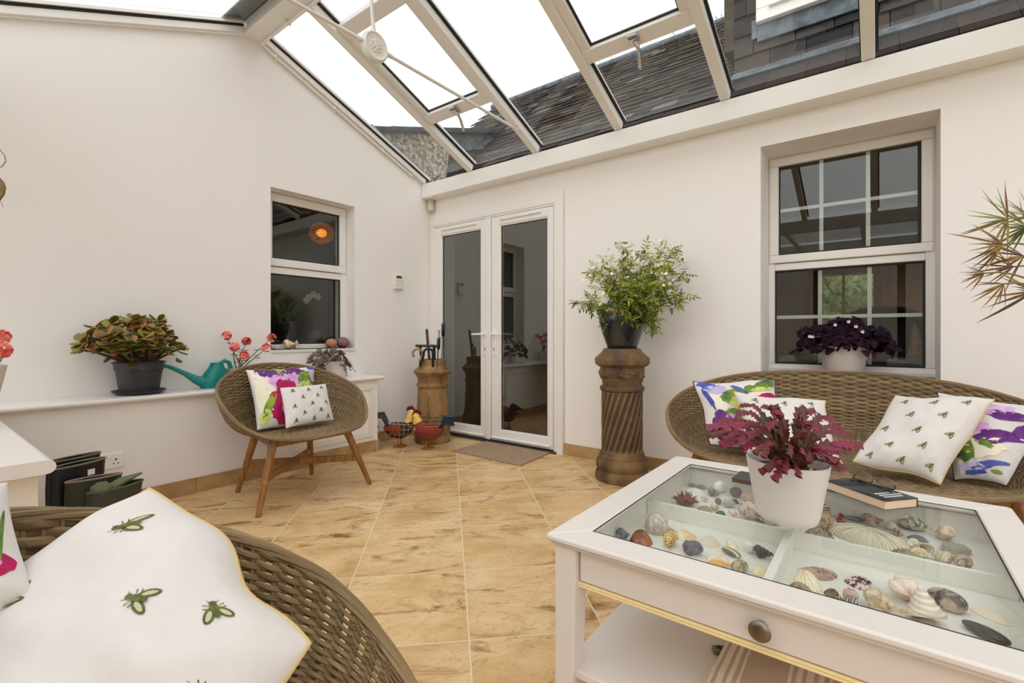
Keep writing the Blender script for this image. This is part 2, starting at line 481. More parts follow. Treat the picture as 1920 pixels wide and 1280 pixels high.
for e in (e1, e2, e3):
    d = e.normalized(); p0 = d * .083
    tp('rod', MB().tube([p0, p0 + d * .035, p0 + d * .036, e - d * .04, e - d * .039, e], [.015, .013, .0105, .0105, .014, .014], 10), M['gloss'])
for e in (e1, e2):
    tp('foot_plate', MB().box(e.x - .02, e.x + .02, e.y - .045, e.y + .045, e.z - .012, e.z + .006).ball((e.x, e.y - .03, e.z - .012), .009).ball((e.x, e.y + .03, e.z - .012), .009), M['gloss'], bevel=.004)

# cable conduit along gable and ridge
cd = empty('cable_conduit', (0, 0, 0), label='thin white cable conduit clipped along the top of the left gable wall', cat='conduit')
pts = [V((.02, y, zr(y) - .022)) for y in (-.26, -.6, -1.0, -1.4, -1.66)]
obj('pipe', MB().tube(pts + [V((.022, -1.70, zr(YR) - .05)), V((.06, -1.722, zr(YR) - .042)), V((1.2, -1.724, zr(YR) - .042)), V((3.5, -1.724, zr(YR) - .042))], .011, 8), M['upvc'], cd)
for y in (-.62, -1.12, -1.62):
    obj('clip', MB().box(.001, .033, y - .008, y + .008, zr(y) - .036, zr(y) - .009).ball((.014, y + .01, zr(y) - .046), .009), M['upvc'], cd, bevel=.002)
for x in (.42, 1.3):
    obj('clip', MB().box(x - .008, x + .008, -1.742, -1.708, zr(YR) - .055, zr(YR) - .031).ball((x, -1.752, zr(YR) - .034), .010), M['upvc'], cd, bevel=.002)

# ------------------------------------------------------------------ skirting tiles
sk = MB().box(DX1 + .003, XE, -.012, -.0005, 0, .095)
obj('baseboard_back', sk, M['skirt'], kind='structure', smooth=False)
sk = MB().box(.0005, .012, -.855, -.002, 0, .095)
for y0 in range(6):
    a = -.872 - .458 * y0; sk.box(.2605, .273, max(a - .455, -3.13), a, 0, .095)
sk.box(.0005, .2725, -.857, -.847, 0, .095)
obj('baseboard_left', sk, M['skirt'], kind='structure', smooth=False)

# ------------------------------------------------------------------ ledges
def nosed(mb, y0, y1, x0, x1, z0, z1):
    n = 6; pr = [V((x0, y0, z0)), V((x1, y0, z0))]
    for k in range(1, n): a = -PI / 2 + PI * k / n; pr.append(V((x1 + (z1 - z0) / 2 * math.cos(a), y0, (z0 + z1) / 2 + (z1 - z0) / 2 * math.sin(a))))
    pr += [V((x1, y0, z1)), V((x0, y0, z1))]
    return mb.prism(pr, (0, y1 - y0, 0))
lg = empty('ledge_unit', (0.13, -2, 0), label='low white boxed ledge running along the left gable wall', cat='ledge')
def lp(name, mb, mat, par=lg, **k):
    o = obj(name, mb, mat, **k); o.parent = par; o.matrix_parent_inverse = Matrix.Translation(-V(par.location)); return o
lp('base', MB().box(.0015, .26, -3.128, -.857, .0, .61), M['wall'], smooth=False)
lp('top', nosed(MB(), -3.128, -.815, .0015, .285, .608, .64), M['gloss'], angle=30)
pn = MB()
for y0, y1 in ((-1.62, -.905),):
    for a, bq, c, d in ((y0, y1, .53, .56), (y0, y1, .13, .16), (y0, y0 + .03, .16, .53), (y1 - .03, y1, .16, .53)):
        pn.box(.2605, .272, a, bq, c, d)
    for a, bq, c, d in ((y0 + .03, y1 - .03, .515, .53), (y0 + .03, y1 - .03, .16, .175), (y0 + .03, y0 + .045, .175, .515), (y1 - .045, y1 - .03, .175, .515)):
        pn.box(.2605, .266, a, bq, c, d)
lp('panel_moulding', pn, M['panel'], bevel=.003)
lg2 = empty('worktop_ledge', (.9, -3.36, 0), label='white worktop ledge with a rounded front edge at the far left, beside the boots', cat='ledge')
lp('base', MB().box(.0015, 1.74, -3.615, -3.16, 0, .60), M['panel'], lg2, smooth=False)
tp2 = MB()
n = 8; pr = [V((.0015, -3.615, .60)), V((.0015, -3.15, .60))]
for k in range(1, n): a = -PI / 2 + PI * k / n; pr.append(V((.0015, -3.15 + .02 * math.cos(a), .62 + .02 * math.sin(a))))
pr += [V((.0015, -3.15, .64)), V((.0015, -3.615, .64))]
tp2.prism(pr, (1.80, 0, 0))
lp('top', tp2, M['gloss'], lg2, angle=30)

# ------------------------------------------------------------------ windows
def frame_rect(mb, ax, a0, a1, z0, z1, w, d0, d1):
    # rectangular frame ring; ax 'x': spans x, depth along y ; ax 'y': spans y, depth along x
    def bx(p0, p1, q0, q1):
        if ax == 'x': mb.box(p0, p1, d0, d1, q0, q1)
        else: mb.box(d0, d1, p0, p1, q0, q1)
    bx(a0, a1, z0, z0 + w); bx(a0, a1, z1 - w, z1); bx(a0, a0 + w, z0 + w, z1 - w); bx(a1 - w, a1, z0 + w, z1 - w)
    return mb
w1 = empty('window_1', (3.51, .3, HZ0), kind='structure')
def wp(par, name, mb, mat, **k):
    o = obj(name, mb, mat, **k); o.parent = par; o.matrix_parent_inverse = Matrix.Translation(-V(par.location)); return o
fy = .28
f = MB().box(HX0, HX1, fy, fy + .06, HZ0, HZ0 + .052).box(HX0, HX0 + .037, fy, fy + .06, HZ0 + .052, HZ1).box(HX1 - .045, HX1, fy, fy + .06, HZ0 + .052, HZ1)
f.box(HX0 + .037, HX1 - .045, fy, fy + .06, HZ1 - .01, HZ1).box(HX0 + .037, HX1 - .045, fy, fy + .06, 1.432, 1.478)
f.box(HX0, HX1, fy - .02, fy, HZ0, HZ0 + .03)
wp(w1, 'frame', f, M['upvc'], bevel=.005)
wp(w1, 'sash', frame_rect(MB(), 'x', HX0 + .008, HX1 - .01, 1.482, HZ1 - .012, .054, fy - .014, fy + .03), M['upvc'], bevel=.006)
for (x0, x1, z0, z1, yy) in ((3.138, 3.877, 1.537, 2.149, fy + .012), (3.113, 3.90, .80, 1.43, fy + .025)):
    g = frame_rect(MB(), 'x', x0 - .002, x1 + .002, z0 - .002, z1 + .002, .012, yy - .004, yy + .004)
    wp(w1, 'gasket', g, M['gasket'], smooth=False)
    wp(w1, 'pane', MB().box(x0, x1, yy + .002, yy + .006, z0, z1), M['glass'], smooth=False)
    br = MB(); zm = (z0 + z1) / 2
    for k in (1, 2):
        xx = x0 + (x1 - x0) * k / 3; br.box(xx - .011, xx + .011, yy + .012, yy + .02, z0, z1)
    br.box(x0, x1, yy + .013, yy + .021, zm - .011, zm + .011)
    wp(w1, 'glazing_bars', br, M['upvc'], smooth=False)
wp(w1, 'sill', MB().box(HX0 + .001, HX1 - .001, -.012, fy + .01, HZ0 - .02, HZ0 + .0), M['gloss'], bevel=.004)

w2 = empty('window_2', (-.13, -1.27, WZ0), kind='structure')
fx0, fx1 = -.19, -.13
f = MB().box(fx0, fx1, WL0, WL1, WZ0, .9155).box(fx0, fx1, WL0, WL0 + .05, .9155, WZ1).box(fx0, fx1, WL1 - .052, WL1, .9155, WZ1).box(fx0, fx1, WL0 + .05, WL1 - .052, WZ1 - .008, WZ1)
f.box(fx0, fx1, WL0 + .05, WL1 - .052, 1.482, 1.535)
wp(w2, 'frame', f, M['upvc'], bevel=.005)
wp(w2, 'sash', frame_rect(MB(), 'y', WL0 + .01, WL1 - .008, 1.54, WZ1 - .01, .062, fx1 - .03, fx1 + .014), M['upvc'], bevel=.006)
for y0, y1, z0, z1, xx in ((WL0 + .072, WL1 - .07, 1.602, 2.053, fx1 - .008), (WL0 + .05, WL1 - .052, .9155, 1.482, fx1 - .02)):
    wp(w2, 'gasket', frame_rect(MB(), 'y', y0 - .001, y1 + .001, z0 - .001, z1 + .001, .009, xx - .004, xx + .004), M['gasket'], smooth=False)
    wp(w2, 'pane', MB().box(xx - .006, xx - .002, y0, y1, z0, z1), M['glass'], smooth=False)
wp(w2, 'sill', MB().box(fx1 - .01, .012, WL0 + .001, WL1 - .001, WZ0 - .022, WZ0), M['gloss'], bevel=.003)

# ------------------------------------------------------------------ french door
d1 = empty('door_1', (.8, 0, 0), kind='structure')
f = MB().box(DX0, .07, -.015, .07, 0, DZ).box(.07, 1.513, -.015, .07, 2.082, DZ).box(1.513, 1.545, -.02, .07, 0, DZ)
wp(d1, 'frame', f, M['upvc'], bevel=.004)
wp(d1, 'architrave', MB().prism([V((1.53, -.03, 0)), V((DX1, -.03, 0)), V((DX1, -.03, 2.19)), V((1.53, -.03, 2.108))], (0, .0295, 0)).box(DX0, 1.53, -.022, -.0005, 2.10, DZ), M['upvc'], bevel=.003)
wp(d1, 'threshold', MB().box(.03, 1.55, -.05, .1, 0, .016), plain('dark_threshold', (70, 68, 66), .5), smooth=False)
for (x0, x1, gx0, gx1, hx, sgn) in ((.074, .832, .185, .6985, .765, -1), (.838, 1.509, .943, 1.449, .875, 1)):
    lf = bpy.data.objects.new('door_leaf', None); link(lf); lf.parent = d1; lf.matrix_parent_inverse = Matrix.Translation(-V(d1.location))
    g0, g1 = .132, 1.985; y0, y1 = -.022, .05
    fr = MB().box(x0, gx0 - .012, y0, y1, .024, 2.076).box(gx1 + .012, x1, y0, y1, .024, 2.076).box(gx0 - .012, gx1 + .012, y0, y1, .024, g0 - .012).box(gx0 - .012, gx1 + .012, y0, y1, g1 + .012, 2.076)
    if sgn < 0: fr.box(x1 - .055, x1, y0 - .012, y0, .024, 2.076)
    o = obj('leaf_frame', fr, M['upvc'], lf, bevel=.005)
    bd = MB()
    for a, bq, c, d in ((gx0 - .012, gx1 + .012, g0 - .012, g0), (gx0 - .012, gx1 + .012, g1, g1 + .012), (gx0 - .012, gx0, g0, g1), (gx1, gx1 + .012, g0, g1)):
        bd.box(a, bq, y0 + .006, y0 + .03, c, d)
    obj('glazing_bead', bd, M['upvc'], lf, bevel=.003)
    gk = frame_rect(MB(), 'x', gx0, gx1, g0, g1, .005, y0 + .018, y0 + .03)
    obj('gasket', gk, M['gasket'], lf, smooth=False)
    obj('pane', MB().box(gx0, gx1, y0 + .02, y0 + .026, g0, g1), M['doorglass'], lf, smooth=False)
    obj('trickle_vent', MB().box(gx0 + .0, gx1 - .05 if sgn < 0 else gx1 - .06, y0 - .012, y0, 2.035, 2.052), M['gloss'], lf, bevel=.004)
    kx1 = x1 - .075 if sgn < 0 else x1 - .02
    obj('weather_bar', MB().prism([V((x0 + .01, y0, .065)), V((x0 + .01, y0 - .028, .058)), V((x0 + .01, y0 - .03, .05)), V((x0 + .01, y0, .045))], (kx1 - x0 - .01, 0, 0)), M['gloss'], lf, bevel=.002)
    hd = MB().box(hx - .016, hx + .016, y0 - .01, y0, .80, 1.045)
    hd.tube([(hx, y0 - .008, 1.0), (hx, y0 - .05, 1.0), (hx + sgn * .012, y0 - .056, 1.0), (hx + sgn * .125, y0 - .056, .997)], [.011, .011, .010, .008], 8)
    ho = obj('handle', hd, M['whiteplastic'], lf, bevel=.003)
    obj('keyhole', MB().box(hx - .006, hx + .006, y0 - .014, y0 - .009, .845, .875), M['steel'], lf, bevel=.002)

# ------------------------------------------------------------------ dim rooms behind the glass
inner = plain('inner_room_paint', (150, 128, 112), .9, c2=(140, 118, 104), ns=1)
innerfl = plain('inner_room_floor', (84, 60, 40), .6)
FX0, FX1, FZ0, FZ1 = 2.98, 3.62, 1.06, 1.82
IY = 4.55
w = MB()
w.box(-.3, 7, IY, IY + .2, 0, FZ0).box(-.3, 7, IY, IY + .2, FZ1, 2.55).box(-.3, FX0, IY, IY + .2, FZ0, FZ1).box(FX1, 7, IY, IY + .2, FZ0, FZ1)
w.box(-.02, 0, .335, IY, 0, 2.5).box(7, 7.1, .34, IY, 0, 2.55).box(2.2, 2.3, .34, IY, 0, 2.5)
obj('wall_house_room', w, inner, kind='structure', smooth=False)
obj('ceiling_house_room', MB().box(-.02, 7, .34, IY, 2.5, 2.56), inner, kind='structure', smooth=False)
obj('floor_house_room', MB().box(-.3, 7, .35, IY, -.1, -.003), innerfl, kind='structure', smooth=False)
w = MB().box(-3.2, -3.1, -4, .5, 0, 2.5).box(-3.1, -.3, -4.1, -4, 0, 2.5).box(-3.1, -.3, .5, .6, 0, 2.5).box(-3.1, -.301, -4, .5, -.1, 0)
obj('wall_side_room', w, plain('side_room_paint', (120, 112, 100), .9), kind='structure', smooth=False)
obj('ceiling_side_room', MB().box(-3.2, -.3, -4.1, .6, 2.3, 2.4), inner, kind='structure', smooth=False)
dr = empty('door_2', (3.3, IY, 0), kind='structure')
f = frame_rect(MB(), 'x', 2.9, 3.72, 0.0, 1.92, .10, IY - .05, IY - .001)
f.box(3.0, 3.62, IY - .05, IY - .001, .1, FZ0 + .03).box(3.28, 3.31, IY - .045, IY - .005, FZ0, FZ1 + .03)
wp(dr, 'frame', f, M['doorwood'], bevel=.004)
wp(dr, 'pane', MB().box(3.0, 3.62, IY - .03, IY - .024, FZ0 + .03, 1.82), M['roofglass'], smooth=False)
dr.name = 'door_2'
pl = empty('fill_lamp', (4.9, 3.0, 2.5), label='unseen pendant lamp added to brighten the house room behind the window', cat='lamp')  # invented fixture out of view, added as fill light for the dark room
obj('cord', MB().tube([(0, 0, 0), (0, 0, -.35)], .004, 6), M['gasket'], pl)
obj('fill_lamp_shade', MB().lathe([(.08, -.35), (.2, -.58), (.195, -.58), (.075, -.35)], 28, caps=False), plain('cream_shade', (226, 206, 170), .8), pl)
lb = bpy.data.lights.new('fill_light', 'POINT'); lb.energy = 26; lb.color = (1, .80, .62); lb.shadow_soft_size = .05
lo_ = bpy.data.objects.new('fill_light', lb); lo_.location = (0, 0, -.55); link(lo_, pl)
# furniture dimly seen in the house room
ac = MB().lathe([(.02, 0), (.36, .02), (.40, .25), (.42, .55), (.40, .72), (.30, .84), (.12, .90), (.01, .91)], 20, sx=1, sy=.75)
o = obj('armchair', ac, plain('brown_leather', (44, 30, 24), .5), loc=(3.72, 1.55, .32)); 
ac2 = MB().box(-.3, .3, -.22, .22, 0, .32); obj('base', ac2, M['darkwood'], o, loc=(0, 0, -.32))
tag(o, 'dark rounded armchair back seen through the lower panes of the house window', 'armchair')
for k, (px, py, lw, lab) in enumerate(((1496, 672, .24, 'grey folded bundle on the inner sill behind the left of the house window'), (1696, 680, .2, 'grey folded bundle on the inner sill behind the right of the house window'))):
    p = at_y(px, py, .48)
    bb = MB().ball((0, 0, 0), lw / 2, .06, .055, 18, 10, mod=lambda d: (1 + .12 * noise.noise(d * 2.4)) * (1 / max(abs(d.x) ** 6 + abs(d.y) ** 6 + abs(d.z) ** 6, .05) ** (1 / 6)) * .9)
    o = obj('cloth_bundle', bb, plain('grey_cloth%d' % k, (128, 130, 128), .8, c2=(96, 98, 98), ns=12), loc=(p.x, .42, .80)); tag(o, lab, 'bundle')
    o.name = 'cloth_bundle'
obj('trim_1', MB().box(3.0, 4.05, .345, .52, .70, .745), M['gloss'], kind='structure', bevel=.004)
p = at_y(1716, 640, .43)
dd = MB().tube([(0, 0, -.16), (0, 0, -.04), (.005, 0, .04), (0, 0, .12), (-.006, 0, .16)], [.05, .046, .03, .018, .004], 10)
o = obj('dried_plant', dd, plain('dried_husk', (150, 118, 96), .8, c2=(110, 84, 70), ns=30), loc=(p.x, .43, .905)); tag(o, 'pale dried seed husk standing inside the right of the house window', 'ornament')

def amber_shade():
    t = NT('amber_crackle_glass'); vec = t.coord()
    tr = t.n('ShaderNodeBsdfTransparent'); tr.inputs[0].default_value = (1, .8, .5, 1)
    tl = t.n('ShaderNodeBsdfTranslucent'); tl.inputs[0].default_value = (1, .62, .22, 1)
    mx = t.n('ShaderNodeMixShader'); t.l(t.ramp(t.noise(vec, 60, 3), [(.42, (.15, .15, .15)), (.6, (.7, .7, .7))]), mx.inputs[0])
    t.l(tr.outputs[0], mx.inputs[1]); t.l(tl.outputs[0], mx.inputs[2]); t.l(mx.outputs[0], t.out.inputs['Surface']); return t.m
# glowing lamp and bowl plant behind the left window
p = at_x(603, 437, -1.1)
o = obj('lamp', MB().ball((0, 0, 0), .13, .13, .11, 40, 26, mod=lambda d: 1 + .04 * noise.noise(d * 9)), amber_shade(), loc=p); tag(o, 'amber glowing lamp seen through the upper left window pane', 'lamp')
obj('bulb', MB().ball((0, 0, 0), .05, .055, .045), emit('amber_bulb', (255, 160, 50), 2.2), o)
o2 = obj('cord', MB().tube([(0, 0, .1), (0, 0, 2.3 - p.z)], .006, 6), M['gasket'], o)
bw = empty('bowl_plant', (-.46, -1.33, .9155 - .02), label='dark round bowl plant standing behind the lower left window pane', cat='potted plant')
obj('bowl', MB().lathe([(.06, 0), (.09, .01), (.14, .10), (.155, .19), (.158, .21), (.148, .21), (.13, .14), (.02, .14)], 28), plain('black_glaze', (14, 18, 18), .15), bw)
fl = MB()
for k in range(60):
    a = random.uniform(0, 2 * PI); e = random.uniform(.2, 1.3)
    fl.leaf((.05 * math.cos(a), .05 * math.sin(a), .2), (math.cos(a) * math.cos(e), math.sin(a) * math.cos(e), math.sin(e)), (0, 0, 1), random.uniform(.1, .3), .035, bend=.6, rnd=random.random())
obj('foliage', fl, multi('dim_foliage', [(0, (52, 66, 34)), (1, (108, 116, 66))], .5), bw)
oc = empty('orchid', (-.46, -1.02, .9155 - .02), label='pink orchid behind the lower left window pane', cat='orchid')
obj('pot', MB().lathe([(.05, 0), (.065, .13), (.06, .13), (.01, .11)], 20), plain('blue_grey_pot', (84, 92, 104), .4), oc)
obj('stem', MB().tube([(0, 0, .11), (.0, -.01, .3), (0, -.03, .40), (0, -.06, .44)], .004, 6), plain('orchid_stem', (70, 80, 44), .5), oc)
fl = MB()
for c in ((0, -.06, .44), (.01, -.02, .47), (0, .03, .45), (.01, -.09, .41)):
    for k in range(5):
        a = 2 * PI * k / 5; fl.leaf(c, (.3, math.cos(a), math.sin(a)), (1, 0, 0), .035, .035, (.4, 1, .9, .3))
obj('blossom', fl, plain('orchid_pink', (206, 170, 178), .5), oc)
obj('trim_2', MB().box(-.62, -.19, -1.75, -.85, .86, .8945), inner, kind='structure', smooth=False)
# ================================================================== OUTSIDE
# slated house roof rising behind the eave beam
hr = empty('house_roof', (1, .4, 2.3), label='weathered dark slate roof of the house rising beyond the glass', cat='roof')
def hp(name, mb, mat, par=hr, **k):
    o = obj(name, mb, mat, **k); o.parent = par; o.matrix_parent_inverse = Matrix.Translation(-V(par.location)); return o
RY0, RZ0, RY1, RZ1 = .12, 2.42, 2.5, 4.62
ang = math.atan2(RZ1 - RZ0, RY1 - RY0); Ls = math.hypot(RY1 - RY0, RZ1 - RZ0)
sm = MB(); ca, sa = math.cos(ang), math.sin(ang)
def onroof(x, s, h): return V((x, RY0 + s * ca - h * sa, RZ0 + s * sa + h * ca))
course = .115; nrow = int(Ls / course)
rr = random.Random(3)
for j in range(nrow + 1):
    x = -1.25 + (j % 2) * .1 + rr.uniform(0, .02)
    while x < 2.95:
        wd = rr.uniform(.17, .23); s0 = j * course + rr.uniform(-.016, .016); s1 = s0 + course * 1.7
        h0 = .020 + rr.uniform(-.004, .007); sm.rnd = min(1, max(0, rr.gauss(.38 if j > nrow * .45 else .46, .28) + (.25 if j < 4 and rr.random() < .3 else 0)))
        c = [onroof(x + .002, s0, h0), onroof(x + wd - .002, s0, h0 + rr.uniform(-.002, .002)), onroof(x + wd - .002, s1, .004), onroof(x + .002, s1, .004)]
        d = [onroof(x + .002, s0, h0 - .011), onroof(x + wd - .002, s0, h0 - .011), onroof(x + wd - .002, s1, -.008), onroof(x + .002, s1, -.008)]
        i = [sm.vert(p) for p in c + d]
        for q in ((0, 1, 2, 3), (0, 4, 5, 1), (1, 5, 6, 2), (3, 7, 4, 0), (7, 6, 5, 4)): sm.face([i[k] for k in q])
        x += wd
hp('slates', sm, M['slate'], smooth=False)
hp('roof_deck', MB().prism([onroof(-1.25, -.05, -.02), onroof(-1.25, Ls, -.02), onroof(-1.25, Ls, -.09), onroof(-1.25, -.05, -.09)], (8, 0, 0)), M['gasket'], smooth=False)
rd = MB()
for k in range(10):
    rd.tube([onroof(-1.25 + k * .45, Ls, .015), onroof(-1.25 + k * .45 + .455, Ls, .015)], .045 + .002 * (k % 2), 10)
hp('ridge_tiles', rd, M['lead'])
gr = MB()
for k in range(18):
    x = rr.uniform(-1, 2.9); p = onroof(x, Ls, .05)
    gr.leaf(p, (rr.uniform(-.6, .6), 0, 1), (0, 1, 0), rr.uniform(.03, .08), .008, bend=1)
hp('moss_tufts', gr, plain('moss', (96, 84, 52), .9))

# roughcast gable parapet with lead flashing
pw = empty('parapet_wall', (-.3, -.1, 2.3), label='roughcast gable parapet with slate coping left of the house roof', cat='wall', kind='thing')
def on_par(px, py, x): return at_x(px, py, x)
px_ = -.15
a = [on_par(712, 252, px_), on_par(800, 344, px_), on_par(834, 344, px_), on_par(838, 300, px_), on_par(830, 270, px_), on_par(838, 249, px_)]
b = MB()
a2 = [V((px_, -.62, 2.70)), V((px_, -.1, 2.42)), V((px_, .40, 2.42)), V((px_, .40, 3.24)), V((px_, -.46, 2.965)), V((px_, -.62, 2.90))]
N = 14
grid = []
top = lambda y: 2.965 + (y + .46) * .325
for j in range(N + 1):
    y = -.66 + (1.05) * j / N
    col = []
    for k in range(N + 1):
        zb = 2.40; z = zb + (top(y) - zb) * k / N
        q = V((px_, y, z)); d = .02 * noise.noise(q * 7) + .014 * noise.noise(q * 19)
        col.append(V((px_ + d, y + (.02 * noise.noise(q * 6 + V((5, 0, 0))) if j == N else 0), z)))
    grid.append(col)
ids = [[b.vert(p) for p in c] for c in grid]
for j in range(N):
    for k in range(N): b.face((ids[j][k], ids[j + 1][k], ids[j + 1][k + 1], ids[j][k + 1]))
back = [[b.vert((px_ - .2, c[k].y, c[k].z)) for k in (0, N)] for c in (grid[0], grid[N])]
b.face((ids[N][0], back[1][0], back[1][1]) + tuple(ids[N][k] for k in range(N, 0, -1)))
b.face((ids[0][N], back[0][1], back[0][0]) + tuple(ids[0][k] for k in range(0, N)))
hp('masonry', b, M['roughcast'], pw)
cp = MB()
for k in range(9):
    y0 = -.70 + k * .28; y1 = y0 + .31
    sh = .006 if k % 2 else 0
    cp.prism([V((px_ + .05 + sh, y0, top(y0) + .005)), V((px_ + .05 + sh, y1, top(y1) + .0)), V((px_ + .05 + sh, y1, top(y1) + .05)), V((px_ + .05 + sh, y0, top(y0) + .055))], (-.42, 0, 0))
hp('coping', cp, plain('coping_slate', (30, 33, 38), .5, c2=(52, 55, 60), ns=8), pw, smooth=False)
cl = MB()
for y0, y1 in ((.40, 1.02), (1.03, 1.32)):
    cl.prism([V((px_ - .02, y0, top(y0) - .20)), V((px_ - .02, y1, top(y1) - .18)), V((px_ - .02, y1, top(y1))), V((px_ - .02, y0, top(y0)))], (-.25, 0, 0))
hp('lead_upstand', cl, M['lead'], pw, smooth=False)
st = MB().prism([V((px_ - .05, .38, 2.4)), V((px_ - .05, 1.9, 2.4)), V((px_ - .05, 1.9, top(1.9) - .3)), V((px_ - .05, .38, top(.38) - .1))], (-.2, 0, 0))
hp('dark_return', st, M['slatehang'], pw, smooth=False)
fl = MB()
q0, q1 = -.16, -.74
for (ya, yb, h) in ((-.10, -.66, .075),):
    za, zb = zr(ya) + .10, zr(yb) + .10
    fl.prism([V((-.012, ya, za - .02)), V((-.012, yb, zb - .02)), V((-.09, yb, zb + h + .05)), V((-.09, ya, za + h + .05))], (-.012, 0, -.004))
hp('lead_flashing', fl, M['lead'], pw, smooth=False)

# slate-hung dormer to the right
dm = empty('dormer', (4.3, .4, 2.3), label='slate-hung dormer front with a white window above the house wall, top right', cat='dormer', kind='thing')
DY = .25
sm = MB()
H = .142
for j in range(14):
    z0 = 2.80 + j * H; x = 2.87 + (-.12 if j % 2 else 0)
    while x < 6.4:
        wd = rr.uniform(.18, .26); xa, xb = max(x, 2.87), x + wd - .007
        if xb > xa and not (z0 > 3.02 and xa > 3.0 and xb < 4.05 and z0 < 4.2):
            sm.rnd = min(1, max(0, rr.gauss(.5, .34)))
            sm.prism([V((xa, DY - .028, z0 + rr.uniform(-.004, .004))), V((xb, DY - .028, z0 + rr.uniform(-.004, .004))), V((xb, DY - .008, z0 + H * 1.25)), V((xa, DY - .008, z0 + H * 1.25))], (0, .012, 0))
        x += wd
hp('slates', sm, M['slatehang'], dm, smooth=False)
hp('wall', MB().box(2.875, 6.5, DY, DY + .9, 2.5, 4.9), M['gasket'], dm, smooth=False)
hp('corner_board', MB().box(2.80, 2.868, DY - .01, DY + .5, 3.02, 4.9), plain('brown_cheek', (74, 62, 48), .8, c2=(58, 50, 42), ns=12), dm, smooth=False)
fl = MB()
for k in range(9):
    x0 = 2.86 + k * .42
    fl.prism([V((x0, DY - .032, 2.835)), V((x0, DY - .085, 2.772)), V((x0, DY - .07, 2.768)), V((x0, DY - .02, 2.835))], (.418, 0, 0))
hp('lead_flashing', fl, M['lead'], dm, smooth=False)
ss = MB()
x = 2.86
while x < 6.4:
    wd = rr.uniform(.2, .26); ss.rnd = rr.uniform(.2, .7)
    ss.prism([V((x, DY - .24, 2.585)), V((x + wd - .003, DY - .24, 2.585)), V((x + wd - .003, DY - .06, 2.768)), V((x, DY - .06, 2.768))], (0, .012, -.01)); x += wd
hp('lower_slates', ss, M['slate'], dm, smooth=False)
hp('lead_apron', MB().box(3.02, 4.0, DY - .045, DY - .029, 3.0, 3.16).box(2.985, 3.02, DY - .044, DY - .029, 3.03, 3.16), M['lead'], dm, bevel=.004)
hp('window_sill', MB().box(3.10, 3.90, DY - .11, DY - .08, 3.185, 3.215), M['upvc'], dm, bevel=.004)
hp('window_frame', frame_rect(MB(), 'x', 3.02, 3.98, 3.115, 4.15, .085, DY - .085, DY - .03), M['upvc'], dm, bevel=.005)
hp('window_pane', MB().box(3.11, 3.9, DY - .06, DY - .054, 3.20, 4.1), glass_mat('dormer_glass', (.6, .63, .62), 3.0), dm, smooth=False)
hp('window_blind', MB().box(3.11, 3.9, DY - .05, DY - .045, 3.20, 4.1), M['panel'], dm, smooth=False)
hp('roof_side', MB().box(2.78, 6.5, DY - .1, DY + 1, 4.9, 5.0), M['slatehang'], dm, smooth=False)

# shrub in the garden seen through the house
sh = empty('garden_shrub', (3.2, 7.2, -.16), label='green garden shrub seen through the far door of the house', cat='shrub')
fm = MB()
for k in range(2600):
    d = V((random.gauss(0, 1), random.gauss(0, 1), random.gauss(0, 1))).normalized()
    p = V((d.x * 1.6, d.y * .7, 1.45 + d.z * 1.3)) * random.uniform(.8, 1.0)
    fm.leaf(p, d + V((random.uniform(-.5, .5),) * 3), d, .14, .08, rnd=random.random())
obj('foliage', fm, multi('shrub_leaf', [(0, (84, 104, 50)), (1, (176, 184, 118))], .6), sh)
obj('stem', MB().tube([(0, 0, 0), (0, 0, .7)], [.05, .03], 8), M['darkwood'], sh)
obj('inner_foliage', MB().ball((0, 0, 1.45), 1.45, .55, 1.2, 30, 20, mod=lambda d: 1 + .12 * noise.noise(d * 5)), multi('shrub_core', [(.35, (54, 70, 36)), (.65, (150, 160, 100))], .8, attr=False, ns=14), sh)
